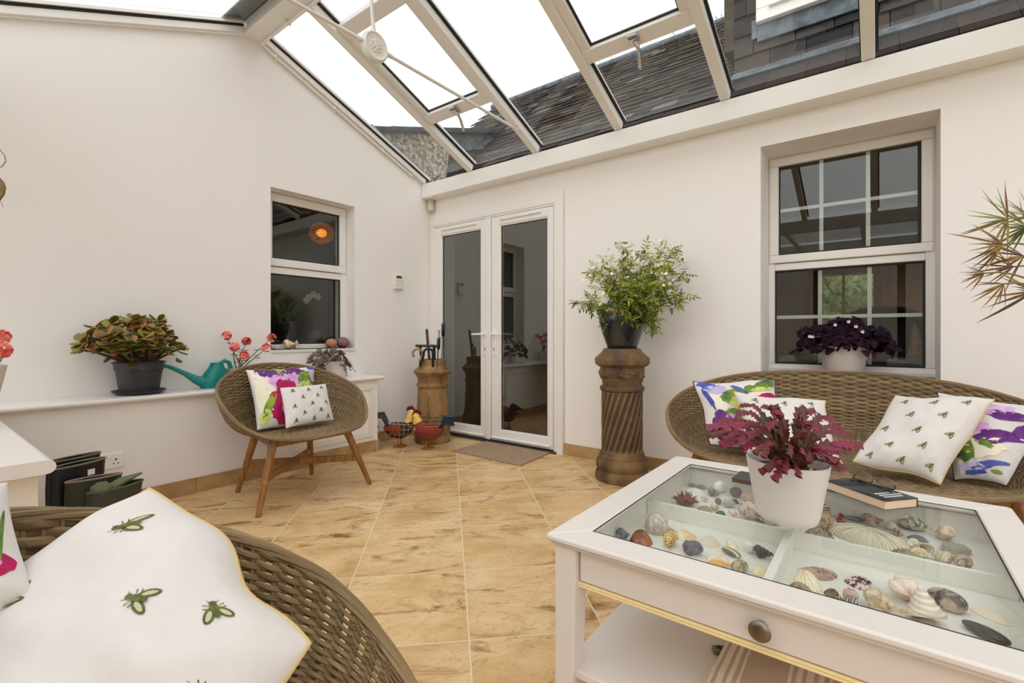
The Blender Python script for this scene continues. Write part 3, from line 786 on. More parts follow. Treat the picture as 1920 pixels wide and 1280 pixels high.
# ================================================================== WICKER SEATS
def wicker_seat(rx, ry, na, rows, sub, bx, by, zc=.606, dz=.203, zb=.40, cx=.0, power=2.0):
    """shell = woven bowl; local x forward, y across, z up. returns dict of mesh builders"""
    def sgn(v, p): return math.copysign(abs(v) ** p, v)
    def Rm(a):
        c, s = math.cos(a), math.sin(a); e = 2 / power
        return V((rx * sgn(c, e), ry * sgn(s, e), zc - (dz - .014 if c < 0 else dz) * (c if c < 0 else c + 1.2 * c * c * (1 - c))))
    def Bt(a):
        c, s = math.cos(a), math.sin(a); e = 2 / power
        return V((cx + bx * sgn(c, e), by * sgn(s, e), zb))
    def S(a, t):
        R, B = Rm(a), Bt(a)
        K = V((R.x * .86 + B.x * .14, R.y * .86 + B.y * .14, B.z + (R.z - B.z) * .10))
        return R * (1 - t) ** 2 + K * 2 * t * (1 - t) + B * t * t
    nA = na * sub
    T = [j / rows for j in range(rows + 1)]
    G = [[S(2 * PI * i / nA, t) for i in range(nA)] for t in T]
    def nrm(j, i):
        d1 = G[j][(i + 1) % nA] - G[j][i - 1]
        d2 = G[min(j + 1, rows)][i] - G[max(j - 1, 0)][i]
        n = d1.cross(d2)
        return n.normalized() if n.length > 1e-12 else V((0, 0, 1))
    sh = MB(); rr = random.Random(11)
    for j in range(1, rows):
        sh.rnd = min(1, max(0, rr.gauss(.5, .22)))
        R = []
        for i in range(nA):
            n = nrm(j, i); d2 = (G[j + 1][i] - G[j - 1][i]); pitch = d2.length / 2
            d2 = d2.normalized()
            A = .0054 * math.cos(PI / 2 * (i / sub) - PI / 4 + PI * j)
            w = min(pitch * .60 + .0003, .0080); th = min(.0034, .0014 + pitch * .2)
            c = G[j][i] + n * A
            R.append([c + d2 * (w * math.cos(q)) + n * (th * math.sin(q)) for q in (0, PI / 3, 2 * PI / 3, PI, 4 * PI / 3, 5 * PI / 3)])
        sh.rings(R, closed=True)
    for k in range(na):
        sh.rnd = rr.uniform(.3, .6)
        i = k * sub
        sh.tube([G[j][i] for j in range(0, rows + 1, 2)], .0036, 5, caps=False)
    # flat woven seat panel
    e = 2 / power
    pitch = .0088; n2 = int(2 * bx / pitch)
    for q in range(n2 + 1):
        x = -bx + 2 * bx * (q + .5) / (n2 + 1)
        yl = by * max(0, 1 - abs(x / bx) ** power) ** (1 / power)
        if yl < .01: continue
        m = max(4, int(2 * yl / .006)); pts = []
        for k in range(m + 1):
            y = -yl + 2 * yl * k / m
            pts.append((cx + x, y, zb + .0028 * math.cos(PI * y / .024 + PI * q)))
        sh.rnd = min(1, max(0, rr.gauss(.5, .2)))
        sh.tube(pts, [.0040] * len(pts), 5, caps=False, up=(0, 0, 1))
    y = -by
    while y < by:
        xl = bx * max(0, 1 - abs(y / by) ** power) ** (1 / power)
        if xl > .02: sh.tube([(cx - xl, y, zb), (cx, y, zb), (cx + xl, y, zb)], .0036, 5, caps=False)
        y += .024
    # rolled rim of strands
    rim = MB(); m = 180
    for j in range(5):
        pts = []
        for i in range(m):
            a = 2 * PI * i / m; p = Rm(a)
            out = V((math.cos(a) / rx, math.sin(a) / ry, 0)).normalized()
            q = 2 * PI * j / 5 + a * 7
            pts.append(p + out * (.003 + .0058 * math.cos(q)) + V((0, 0, 1)) * (.0058 * math.sin(q)))
        rim.rnd = rr.uniform(.3, .8)
        rim.tube(pts, .0046, 6, closed=True)
    # outer binding strands just under the rim
    for j in range(1):
        pts = []
        for i in range(m):
            a = 2 * PI * i / m; p = S(a, .035 + .022 * j)
            out = V((math.cos(a) / rx, math.sin(a) / ry, 0)).normalized()
            pts.append(p + out * .0095)
        rim.rnd = rr.uniform(.3, .8)
        rim.tube(pts, .0042, 6, closed=True)
    return sh, rim

def leg_mb(top, foot, r0=.024, r1=.0145):
    d = V(foot) - V(top)
    return MB().tube([V(top), V(top) + d * .1, V(top) + d * .97, V(foot)], [r0, r0, r1, r1 * .93], 10)

def build_seat(name, label, cat, loc, rotz, shell, tops, feet, rails, cross, group=None):
    t = empty(name, loc, rotz, label, cat, group)
    sh, rim = shell
    obj('shell', sh, M['wicker'], t); obj('rim', rim, M['wicker'], t)
    for a, b in zip(tops, feet): obj('leg', leg_mb(a, b), M['teak'], t)
    fr = MB()
    for a, b in rails: fr.beam(a, b, .026, .045)
    obj('frame', fr, M['teak'], t, bevel=.004)
    for a, b, dzz in cross: obj('stretcher', MB().beam(V(a) + V((0, 0, dzz)), V(b) + V((0, 0, dzz)), .022, .042), M['teak'], t, bevel=.004)
    return t
def lerp(a, b, k): return V(a) * (1 - k) + V(b) * k
tops = [V((.17, .235, .385)), V((.17, -.235, .385)), V((-.17, .175, .385)), V((-.17, -.175, .385))]
feet = [V((.257, .363, 0)), V((.257, -.363, 0)), V((-.265, .25, 0)), V((-.265, -.25, 0))]
tz = [V((p.x, p.y, .366)) for p in tops]
mid = [lerp(a, b, .52) for a, b in zip(tops, feet)]
chair = build_seat('wicker_armchair', 'round wicker armchair with teak legs standing against the white ledge by the left wall', 'armchair', (.735, -1.83, 0), 0,
    wicker_seat(.365, .447, 136, 54, 3, .17, .25), tops, feet,
    [(tz[0], tz[1]), (tz[2], tz[3]), (tz[0], tz[2]), (tz[1], tz[3])], [(mid[0], mid[3], 0), (mid[1], mid[2], .0)], 'matching round wicker armchairs')
near = dup(chair); near.location = (3.183, -3.384, 0); near.rotation_euler.z = math.atan2(.51, .86)
near['label'] = 'wicker armchair in the near foreground, bottom left, cut off by the picture edge'
tops = [V((.17, .57, .385)), V((.17, -.57, .385)), V((-.17, .5, .385)), V((-.17, -.5, .385))]
feet = [V((.27, .70, 0)), V((.27, -.70, 0)), V((-.275, .60, 0)), V((-.275, -.60, 0))]
tz = [V((p.x, p.y, .366)) for p in tops]
mid = [lerp(a, b, .52) for a, b in zip(tops, feet)]
sofa = build_seat('wicker_sofa', 'wide oval wicker sofa with teak legs below the house window', 'sofa', (3.52, -.72, 0), -PI / 2,
    wicker_seat(.395, .77, 228, 54, 2, .18, .56, power=2.25), tops, feet,
    [(tz[0], tz[1]), (tz[2], tz[3]), (tz[0], tz[2]), (tz[1], tz[3])], [(lerp(mid[0], mid[1], .0), mid[2], 0), (mid[1], mid[3], 0)])

# ================================================================== CUSHIONS
CW = plain('white_cotton', (219, 213, 209), .9, c2=(215, 209, 205), ns=30, bs=200, bstr=.12, bdist=.001, sheen=.2)
CPINK = plain('pinkish_cotton', (240, 228, 222), .9, bs=200, bstr=.12, bdist=.001)
BEEG = plain('olive_print', (112, 112, 62), .9, c2=(78, 82, 42), ns=160)
BEEB = plain('brown_print', (88, 62, 46), .9, c2=(60, 42, 34), ns=150)
BEEP = plain('pale_print', (188, 186, 148), .9)
GOLD = plain('gold_piping', (206, 178, 122), .7)
DPIPE = plain('plum_piping', (66, 38, 48), .8)
INK = {'purple': plain('ink_purple', (86, 36, 110), .9, c2=(118, 58, 140), ns=25), 'lilac': plain('ink_lilac', (200, 140, 204), .9, c2=(224, 186, 224), ns=22),
       'green': plain('ink_green', (58, 98, 58), .9, c2=(140, 164, 50), ns=16), 'lime': plain('ink_lime', (172, 184, 70), .9, c2=(214, 214, 130), ns=18),
       'magenta': plain('ink_magenta', (196, 16, 92), .9, c2=(150, 16, 78), ns=14), 'pink': plain('ink_pink', (214, 76, 146), .9, c2=(232, 150, 190), ns=16),
       'blue': plain('ink_blue', (54, 70, 150), .9, c2=(92, 100, 176), ns=20), 'mauve': plain('ink_mauve', (180, 164, 206), .9, c2=(206, 192, 220), ns=16),
       'cream': plain('ink_cream', (230, 224, 186), .9, c2=(238, 228, 214), ns=14), 'peach': plain('ink_peach', (238, 212, 190), .9, c2=(240, 226, 216), ns=12)}
INKS = list(INK)

def cushion(label, cn, thick, kind, pattern, cat='cushion', group=None, base=None, seed=1, pinch=.07, flip=False, roundc=0.0, warp=None, wrinkle=1.0):
    TL, TR, BR, BL = [V(c) for c in cn]
    ctr = (TL + TR + BR + BL) / 4
    nv = (TR - TL).cross(TL - BL) + (BR - BL).cross(TR - BR)
    nv.normalize()
    if flip: nv = -nv
    rs = random.Random(seed); ph = V((rs.uniform(0, 50), rs.uniform(0, 50), rs.uniform(0, 50)))
    def quad(u, v):
        uu = u * (1 - pinch * (1 - v * v)); vv = v * (1 - pinch * (1 - u * u))
        if roundc: uu, vv = uu * math.sqrt(1 - roundc * vv * vv / 2) + .02 * math.sin(vv * 5 + 1), vv * math.sqrt(1 - roundc * uu * uu / 2) + .03 * math.sin(uu * 4.2)
        if warp: uu, vv = warp(uu, vv)
        a, b = (uu + 1) / 2, (vv + 1) / 2
        return (BL * (1 - a) + BR * a) * (1 - b) + (TL * (1 - a) + TR * a) * b
    def P(u, v, sd):
        e = max(0, (1 - abs(u) ** 2.3)) * max(0, (1 - abs(v) ** 2.3))
        h = thick * .5 * e ** .5
        w = noise.noise(V((u * 1.6, v * 1.6, 0)) + ph) * .10 + noise.noise(V((u * 4, v * 2.2, 3)) + ph) * .05
        wr = .009 * (.32 - abs(noise.noise(V((u * 2.6 + v * .9, v * 1.3 - u * .5, 21)) + ph))) + .005 * (.3 - abs(noise.noise(V((u * 5 - v * 2, v * 4 + u, 31)) + ph)))
        wr *= wrinkle * e ** .35
        fold = .035 * math.sin(9 * (u * .8 + v * .5) + 3 * noise.noise(V((u * 2, v * 2, 7)) + ph)) * (abs(u * v)) ** .5
        return quad(u, v) + nv * sd * (wr + h * (1 + w + fold * 3) + thick * .06 * noise.noise(V((u * 3, v * 3, 9)) + ph) * (1 - e) * .5)
    def Pf(u, v, off): return P(u, v, 1) + nv * off
    N = 40; mb = MB(); mats = [base or CW]
    us = [math.sin(PI / 2 * (2 * k / N - 1)) for k in range(N + 1)]
    fr = [[mb.vert(P(us[i], us[j], 1)) for i in range(N + 1)] for j in range(N + 1)]
    bk = [[fr[j][i] if i in (0, N) or j in (0, N) else mb.vert(P(us[i], us[j], -1)) for i in range(N + 1)] for j in range(N + 1)]
    for j in range(N):
        for i in range(N):
            q = (fr[j][i], fr[j][i + 1], fr[j + 1][i + 1], fr[j + 1][i]); r = (bk[j][i + 1], bk[j][i], bk[j + 1][i], bk[j + 1][i + 1])
            if flip: q, r = q[::-1], r[::-1]
            mb.face(q); mb.face(r)
    wU = ((TR - TL).length + (BR - BL).length) / 4; wV = ((TL - BL).length + (TR - BR).length) / 4
    def patch(cu, cv, pts, mi, off):
        # pts: closed outline in metres about (cu,cv)
        mb.cur = mi
        cx = sum(p[0] for p in pts) / len(pts); cy = sum(p[1] for p in pts) / len(pts)
        rings = []
        for k in (1, .66, .33):
            ring = []
            for x, y in pts:
                u = cu + (cx + (x - cx) * k) / wU; v = cv + (cy + (y - cy) * k) / wV
                u = min(.97, max(-.97, u)); v = min(.97, max(-.97, v))
                ring.append(mb.vert(Pf(u, v, off)))
            rings.append(ring)
        c = mb.vert(Pf(min(.97, max(-.97, cu + cx / wU)), min(.97, max(-.97, cv + cy / wV)), off))
        n = len(pts)
        for a, b in ((0, 1), (1, 2)):
            for k in range(n):
                q = (rings[a][k], rings[a][(k + 1) % n], rings[b][(k + 1) % n], rings[b][k]); mb.face(q[::-1] if flip else q)
        for k in range(n):
            q = (rings[2][k], rings[2][(k + 1) % n], c); mb.face(q[::-1] if flip else q)
        mb.cur = 0
    def ell(rx, ry, rot, ox=0, oy=0, n=14, wob=0, tip=0):
        out = []
        for k in range(n):
            a = 2 * PI * k / n; q = 1 + wob * (noise.noise(V((math.cos(a) * 2.5, math.sin(a) * 2.5, ox * 90 + rx * 700)) + ph))
            x, y = rx * math.cos(a) * q, ry * math.sin(a) * q
            if tip: y *= (1 - tip * (x / rx) * .9) if True else 1
            out.append((ox + x * math.cos(rot) - y * math.sin(rot), oy + x * math.sin(rot) + y * math.cos(rot)))
        return out
    if kind == 'bee':
        col = pattern.get('mat', BEEG); mats += [col, BEEP]
        s = pattern['size']
        for (u, v, rot) in pattern['pos']:
            def tr(p):
                return [(x * math.cos(rot) - y * math.sin(rot), x * math.sin(rot) + y * math.cos(rot)) for x, y in p]
            for sg in (1, -1):
                wing = ell(s * .40, s * .17, PI / 2 + PI + sg * .55, sg * s * .23, -s * .18, 12)
                patch(u, v, tr(wing), 1, .0012)
                wing2 = ell(s * .26, s * .085, PI / 2 + PI + sg * .55, sg * s * .25, -s * .22, 10)
                patch(u, v, tr(wing2), 2 if pattern.get('pale', True) else 1, .0018)
                for lx, ly in ((.30, .30), (.34, .12), (.16, .52)):
                    patch(u, v, tr([(sg * s * .05, s * ly * .6), (sg * s * lx, s * ly + s * .02), (sg * s * lx, s * ly - s * .03)]), 1, .0012)
            patch(u, v, tr(ell(s * .13, s * .40, 0, 0, 0, 12)), 1, .0022)
            patch(u, v, tr(ell(s * .12, s * .11, 0, 0, s * .36, 8)), 1, .0022)
    else:
        used = []
        lvl = 0
        for (ink, u, v, rx, ry, rot, wob, tip) in pattern:
            if ink not in used: used.append(ink); mats.append(INK[ink])
            lvl += 1
            patch(u, v, ell(rx * wU * 1.22, ry * wU * 1.22, rot, 0, 0, 22, wob, tip), used.index(ink) + 1, .0009 + .00016 * lvl)
    o = obj('cushion', mb, mats, angle=75)
    tag(o, label, cat, group)
    pp = MB(); ring = []
    for k in range(N): ring.append((us[k], -1))
    for k in range(N): ring.append((1, us[k]))
    for k in range(N): ring.append((-us[k], 1))
    for k in range(N): ring.append((-1, -us[k]))
    return o, [P(u, v, 1) for u, v in ring]
def piping(o, ring, mat, r=.0035):
    obj('piping', MB().tube(ring, r, 6, closed=True), mat, o)

BEES9 = [(-.62, .72, 2.6), (.02, .68, 2.8), (.64, .74, 2.7), (-.3, .28, 2.7), (.36, .3, 2.9), (-.68, -.12, 2.6), (.04, -.12, 2.8), (.72, -.1, 2.6), (-.32, -.52, 2.9), (.38, -.5, 2.7), (-.66, -.8, 2.8), (.08, -.84, 2.6), (.7, -.82, 2.7)]
FL1 = [('peach', -.7, .6, .3, .35, .3, .4, 0), ('cream', -.75, -.1, .22, .5, .1, .4, 0), ('peach', .0, -.1, .3, .3, 0, .4, 0), ('cream', .45, .78, .2, .15, 0, .3, 0),
       ('purple', -.45, .78, .34, .17, -.25, .35, 0), ('lilac', -.33, .45, .2, .24, .4, .5, 0), ('purple', .22, .8, .3, .16, -.1, .4, 0), ('lilac', .18, .5, .22, .2, 0, .5, 0), ('lime', -.14, .82, .12, .1, 0, .3, 0),
       ('green', .45, .42, .11, .28, -.1, .2, 0), ('green', .72, .5, .28, .3, .5, .3, 0), ('lime', .6, .25, .25, .13, .2, .4, 0), ('mauve', .88, .72, .12, .3, .2, .3, 0), ('blue', .85, .9, .16, .07, -.2, .5, 0),
       ('magenta', -.12, .05, .22, .36, -.2, .5, 0), ('magenta', -.28, .3, .1, .18, .3, .6, 0), ('magenta', -.26, -.45, .34, .46, .4, .3, 0), ('pink', .3, -.62, .26, .4, .3, .4, 0), ('pink', -.14, -.6, .12, .22, .3, .5, 0),
       ('green', -.66, -.35, .1, .36, -.4, .2, 0), ('lime', -.78, -.7, .14, .2, -.2, .4, 0), ('green', -.5, .9, .3, .018, -.2, .2, 0)]
FL2 = [('peach', .3, .4, .4, .3, 0, .4, 0), ('cream', -.62, .22, .18, .25, 0, .4, 0), ('cream', .05, -.05, .25, .3, 0, .4, 0), ('blue', -.72, .82, .22, .16, -.3, .5, 0), ('mauve', -.55, .68, .22, .16, .3, .5, 0), ('blue', -.82, .35, .05, .3, .2, .4, 0), ('blue', .02, .62, .22, .07, -.7, .5, 0),
       ('green', -.2, .42, .26, .2, .2, .3, 0), ('lime', -.1, .15, .22, .2, -.5, .4, 0), ('green', .3, .62, .14, .1, .1, .3, 0), ('green', .72, .8, .26, .13, .4, .3, 0), ('lime', .6, .62, .28, .06, .25, .4, 0),
       ('green', -.3, -.12, .2, .11, -.3, .3, 0), ('lime', -.05, -.2, .16, .06, -.2, .3, 0), ('purple', -.62, -.32, .2, .22, 0, .4, 0), ('lilac', -.36, -.42, .2, .2, 0, .5, 0), ('magenta', .75, .35, .26, .14, .1, .4, 0),
       ('purple', -.55, -.78, .24, .14, -.5, .4, 0), ('lilac', -.22, -.78, .2, .14, 0, .5, 0), ('green', .1, .2, .03, .26, .1, .2, 0)]
FL3 = [('peach', -.5, .7, .4, .2, 0, .4, 0), ('lilac', .1, .72, .3, .18, 0, .5, 0), ('purple', .4, .58, .3, .16, -.2, .4, 0), ('magenta', -.55, .5, .18, .22, -.5, .4, 0), ('cream', .1, -.3, .5, .25, .3, .4, 0),
       ('lilac', -.2, .15, .3, .17, .2, .5, 0), ('purple', .35, .0, .42, .22, .15, .4, 0), ('green', -.5, -.38, .32, .36, .3, .3, 0), ('lime', -.5, -.05, .26, .14, .3, .4, 0), ('green', .1, -.2, .26, .09, -.4, .3, 0),
       ('blue', .3, -.68, .42, .1, .3, .5, 0), ('mauve', -.2, -.78, .35, .12, .2, .5, 0), ('blue', -.1, -.88, .3, .06, .1, .5, 0), ('green', .6, -.8, .14, .05, 0, .4, 0), ('purple', .8, .25, .12, .2, 0, .4, 0)]
FL4 = [('cream', 0, 0, .5, .5, 0, .3, 0), ('magenta', .62, -.55, .22, .16, .3, .4, 0), ('pink', .5, -.5, .18, .14, .6, .4, 0), ('green', .82, -.1, .02, .4, -.2, .2, 0), ('purple', -.2, .3, .3, .2, 0, .4, 0)]

# on the left armchair
o, rg = cushion('square floral watercolour cushion leaning in the left wicker armchair', (at_x(461, 693, .47), at_x(590, 686, .47), at_x(592, 801, .71), at_x(482, 806, .74)), .13, 'floral', FL1, seed=2, group='floral cushions')
o, rg = cushion('small white cushion with brown bees in the left wicker armchair', (at_x(525, 727, .70), at_x(611, 719, .68), at_x(626, 787, .83), at_x(536, 803, .88)), .09, 'bee', {'size': .030, 'mat': BEEB, 'pos': [(u, v, r - 2.7) for u, v, r in BEES9]}, seed=3, pinch=.045)
# on the sofa
o, rg = cushion('floral cushion with dark piping at the left end of the sofa', (at_t(1299, 716, 2.52), at_t(1454, 710, 2.50), at_t(1472, 852, 2.27), at_t(1330, 836, 2.36)), .13, 'floral', FL2, seed=4, roundc=.08, group='floral cushions'); piping(o, rg, DPIPE)
o, rg = cushion('white cushion with green bees at the left end of the sofa, behind the red plant', (at_t(1374, 733, 2.33), at_t(1550, 748, 2.24), at_t(1586, 876, 2.06), at_t(1392, 850, 2.16)), .12, 'bee', {'size': .029, 'pos': [(u, v, .2 - r * .3) for u, v, r in BEES9]}, seed=5, pinch=.12, roundc=.14, wrinkle=1.6, group='white bee cushions'); piping(o, rg, GOLD, .003)
o, rg = cushion('floral cushion at the right end of the sofa, half behind a white one', (at_t(1757, 735, 2.12), at_t(1985, 765, 1.80), at_t(1888, 911, 1.80), at_t(1790, 900, 1.93)), .12, 'floral', FL3, seed=6, group='floral cushions'); piping(o, rg, DPIPE)
o, rg = cushion('large white cushion with green bees and gold piping at the right of the sofa', (at_t(1678, 742, 2.12), at_t(1872, 744, 1.90), at_t(1764, 909, 1.83), at_t(1594, 868, 2.02)), .15, 'bee', {'size': .029, 'pos': [(u, v, -.1 - r * .12) for u, v, r in BEES9]}, seed=7, roundc=.14, wrinkle=1.6, group='white bee cushions'); piping(o, rg, GOLD, .0032)
# in the foreground chair
k = 1.10
o, rg = cushion('big white cushion with olive bees filling the bottom left foreground', (at_t(-480, 1600, .42 * k), at_t(292, 868, .62 * k), at_t(612, 1205, .50 * k), at_t(150, 1760, .33 * k)), .17, 'bee', {'size': .033, 'pos': [(.74, .46, .8), (.49, -.19, .5), (.76, -.51, -.4), (.15, .56, 1.0), (-.62, .05, .4), (-.25, -.40, .4), (.30, -.82, .2), (-.5, -.8, .5)]}, seed=8, wrinkle=1.5, pinch=.0, roundc=.42, warp=lambda u, v: (u - .12 * math.exp(-((v + .35) / .28) ** 2) * max(0, u) ** 2 - .03 * math.exp(-((v - .35) / .3) ** 2) * max(0, u), v - .05 * math.exp(-((u + .1) / .4) ** 2) * max(0, v)), group='white bee cushions'); piping(o, rg, GOLD, .0028)
o, rg = cushion('white floral cushion at the left picture edge in the foreground chair', (at_t(-420, 980, .48), at_t(14, 903, .58), at_t(72, 1120, .53), at_t(-330, 1330, .40)), .11, 'floral', FL4, seed=9, group='floral cushions')
# ================================================================== PLANTS, POTS AND ORNAMENTS
rnd = random.Random(21)
def rv(s=1): return V((rnd.gauss(0, s), rnd.gauss(0, s), rnd.gauss(0, s)))
POTW = plain('white_pot', (222, 213, 206), .35, c2=(218, 208, 200), ns=4)

# ---- spiral-fluted chimney pot used as plant stand
STONE = multi('weathered_terracotta', [(.3, (50, 40, 32)), (.43, (80, 62, 45)), (.56, (120, 93, 60)), (.72, (152, 118, 74))], .75, attr=False, ns=5, stretch=(1, 1, .5), bs=40, bstr=.5, bdist=.006)
ped = empty('pedestal', (2.27, -.325, 0), label='tall dark terracotta chimney-pot pedestal with spiral fluting beside the glass doors', cat='pedestal')
obj('base', MB().lathe([(.02, 0), (.180, 0), (.182, .008), (.180, .05), (.170, .066), (.167, .072), (.175, .085), (.178, .105), (.172, .13), (.158, .146), (.156, .152), (.156, .163), (.150, .170), (.148, .186), (.141, .197), (.02, .197)], 48), STONE, ped)
sf = MB()
prof = [(.140, .196 + .418 * k / 44) for k in range(45)]
SHAFT = multi('fluted_terracotta', [(0, (66, 51, 38)), (.5, (104, 80, 53)), (1, (146, 115, 74))], .75, bs=40, bstr=.5, bdist=.006, jitter=1.1, ns=6)
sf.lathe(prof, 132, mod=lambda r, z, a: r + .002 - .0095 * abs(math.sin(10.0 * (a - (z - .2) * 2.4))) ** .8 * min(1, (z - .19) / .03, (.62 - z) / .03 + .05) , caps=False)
sf.r = [max(0, min(1, (math.hypot(q[0], q[1]) - .1325) / .0095)) for q in sf.v]  # colour follows groove depth: darker at the bottom, paler on the ridges
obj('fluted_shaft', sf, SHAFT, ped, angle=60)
cpb = MB()
pr = [(.138, .605), (.150, .616), (.152, .628), (.148, .640), (.134, .646), (.133, .66)] + [(.134 + .016 * max(0, (k - 5)) / 9, .662 + .11 * k / 14) for k in range(15)] + [(.172, .785), (.184, .795), (.186, .815), (.184, .836), (.176, .842), (.150, .865), (.132, .885), (.128, .897), (.125, .90), (.09, .9), (.085, .88)]
def orn(r, z, a):
    if .668 < z < .768:
        q = V((math.cos(a) * 3.2, math.sin(a) * 3.2, z * 22)); n = abs(noise.noise(q * 1.3)) + .5 * abs(noise.noise(q * 2.9))
        return r + .032 * n * math.sin(PI * (z - .668) / .10)
    return r
cpb.lathe(pr, 90, mod=orn)
obj('capital', cpb, STONE, ped)

# ---- jasmine in dark glazed pot
jz = .9005
jp = empty('jasmine_plant', (2.27, -.325, jz), label='green jasmine with small white flowers in a dark glazed pot on the tall pedestal', cat='potted plant')
obj('pot', MB().lathe([(.03, 0), (.098, 0), (.104, .01), (.135, .10), (.157, .18), (.163, .225), (.158, .235), (.145, .235), (.14, .20), (.03, .20)], 40), plain('dark_blue_glaze', (20, 28, 32), .16, c2=(34, 42, 44), ns=9, coat=.5), jp)
obj('pot_rim', MB().lathe([(.142, .232), (.166, .230), (.171, .241), (.167, .252), (.148, .254), (.142, .246)], 40, caps=False), plain('rim_brown', (98, 62, 40), .3), jp)
obj('soil', MB().lathe([(.001, .222), (.142, .222), (.142, .214), (.001, .214)], 24), M['soil'], jp)
stem = MB(); fol = MB(); flw = MB()
def at_rel(px, py, y, base):
    return at_y(px, py, y) - V(base)
base = jp.location
tips = []
for (px, py, yy) in ((1168, 462, -.30), (1138, 492, -.25), (1120, 500, -.3), (1112, 515, -.38), (1150, 520, -.45), (1185, 490, -.35), (1215, 475, -.22), (1240, 470, -.28), (1262, 472, -.22), (1280, 495, -.3), (1270, 470, -.2), (1285, 510, -.25), (1240, 520, -.45), (1260, 540, -.35), (1200, 520, -.5), (1180, 545, -.52), (1140, 545, -.5), (1100, 566, -.35), (1082, 565, -.3), (1125, 575, -.48), (1160, 570, -.54), (1215, 560, -.5), (1235, 575, -.42), (1278, 555, -.3), (1275, 565, -.34), (1222, 595, -.40), (1226, 612, -.36), (1188, 596, -.50), (1134, 605, -.46), (1250, 500, -.15), (1200, 505, -.2), (1160, 505, -.18), (1230, 540, -.2), (1150, 540, -.2), (1195, 480, -.3), (1228, 492, -.4), (1170, 530, -.4), (1190, 560, -.5)):
    tips.append(at_rel(px, py, yy, base))
def pinnate(p, d, n, L, r0):
    # a compound leaf of 5 or 7 leaflets
    d = d.normalized(); sd = d.cross(n).normalized()
    for k in range(3):
        q = p + d * (L * (.15 + .27 * k))
        for s in (1, -1):
            fol.leaf(q, d * .6 + sd * s, n, L * .42, L * .17, (.15, .9, .8, .05), .3, rnd=min(1, max(0, r0 + rnd.gauss(0, .15))))
    fol.leaf(p + d * L * .8, d, n, L * .55, L * .2, (.15, .9, .8, .05), .3, rnd=r0)
for tpnt in tips:
    root = V((rnd.uniform(-.05, .05), rnd.uniform(-.05, .05), .22))
    mid = (root + tpnt) / 2 + V((0, 0, .07 + .03 * rnd.random())) + rv(.02)
    pts = []
    for k in range(13):
        t = k / 12; pts.append(root * (1 - t) ** 2 + mid * 2 * t * (1 - t) + tpnt * t * t)
    stem.tube(pts, [.0028 - .0016 * k / 12 for k in range(13)], 5)
    for k in range(3, 13):
        for _ in range(3 if k > 6 else 1):
            n = (V((rnd.gauss(0, .5), rnd.gauss(0, .5) - .4, 1))).normalized()
            d = (rv(1) + (pts[k] - pts[k - 1]).normalized() * .6 + V((0, 0, -.35)))
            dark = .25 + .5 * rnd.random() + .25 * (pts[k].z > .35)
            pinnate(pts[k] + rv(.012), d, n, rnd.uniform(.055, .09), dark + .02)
for c in tips[:5] + tips[5:8] + tips[12:13] + tips[35:37] + [V((-.03, -.17, .33)), V((-.08, -.05, .46)), V((-.12, .0, .5)), V((-.05, .02, .52))]:
    for _ in range(rnd.randint(14, 22)):
        q = c + rv(.034); d = (rv(1) + V((0, -.6, .5))).normalized()
        for k in range(5):
            a = 2 * PI * k / 5; s1 = d.orthogonal().normalized(); s2 = d.cross(s1)
            flw.leaf(q, s1 * math.cos(a) + s2 * math.sin(a) + d * .3, d, .014, .009, (.4, 1, .6))
        flw.tube([q - d * .016, q], .0014, 4)
obj('stem', stem, plain('jasmine_stem', (112, 104, 62), .6), jp)
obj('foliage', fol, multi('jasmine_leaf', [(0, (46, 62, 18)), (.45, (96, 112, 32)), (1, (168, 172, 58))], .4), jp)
obj('blossom', flw, plain('jasmine_white', (240, 230, 206), .6), jp)

# ---- octagonal chimney pot used as umbrella stand
BUFF = multi('buff_stoneware', [(.32, (88, 66, 40)), (.5, (140, 106, 62)), (.68, (172, 136, 86))], .65, attr=False, ns=7, bs=60, bstr=.6, bdist=.006)
us_ = empty('umbrella_stand', (.372, -.325, 0), label='octagonal buff chimney pot holding walking sticks in the corner', cat='umbrella stand')
us_.rotation_euler.z = math.radians(12)
obj('body', MB().lathe([(.02, 0), (.172, 0), (.172, .066), (.160, .074), (.170, .085), (.170, .165), (.158, .185), (.152, .20), (.156, .21), (.154, .225), (.147, .232), (.136, .50), (.146, .512), (.150, .525), (.146, .54), (.137, .548), (.140, .585), (.150, .61), (.176, .642), (.180, .655), (.128, .702), (.125, .712), (.130, .735), (.130, .765), (.112, .766), (.108, .70), (.108, .1), (.02, .1)], 8, a0=PI / 8), BUFF, us_, angle=20, bevel=.003)
pnl = MB()
for k in range(8):
    a = 2 * PI * k / 8; m = Matrix.Rotation(a, 4, 'Z')
    pnl.prism([m @ V((.134, -.038, .25)), m @ V((.134, .038, .25)), m @ V((.124, .036, .49)), m @ V((.124, -.036, .49))], m @ V((.006, 0, 0)))
obj('textured_panel', pnl, multi('pebbled_panel', [(0, (120, 84, 48)), (1, (190, 150, 100))], .9, attr=False, ns=60, bs=120, bstr=1, bdist=.008), us_, smooth=False)
SX, SY = .372, -.325
def stick(label, pts, rad, mat, n=8, name='walking_stick', parts=(), cat='walking stick'):
    o = obj(name, MB().tube(pts, rad, n), mat, loc=(SX, SY, 0)); tag(o, label, cat)
    for nm, mbb, mm in parts: obj(nm, mbb, mm, o)
    return o
BLK = plain('black_lacquer', (16, 15, 15), .25)
TAN = plain('tan_cane', (150, 104, 48), .4, c2=(176, 130, 70), ns=30)
def vec_r(px, py, yy): return at_y(px, py, yy) - V((SX, SY, 0))
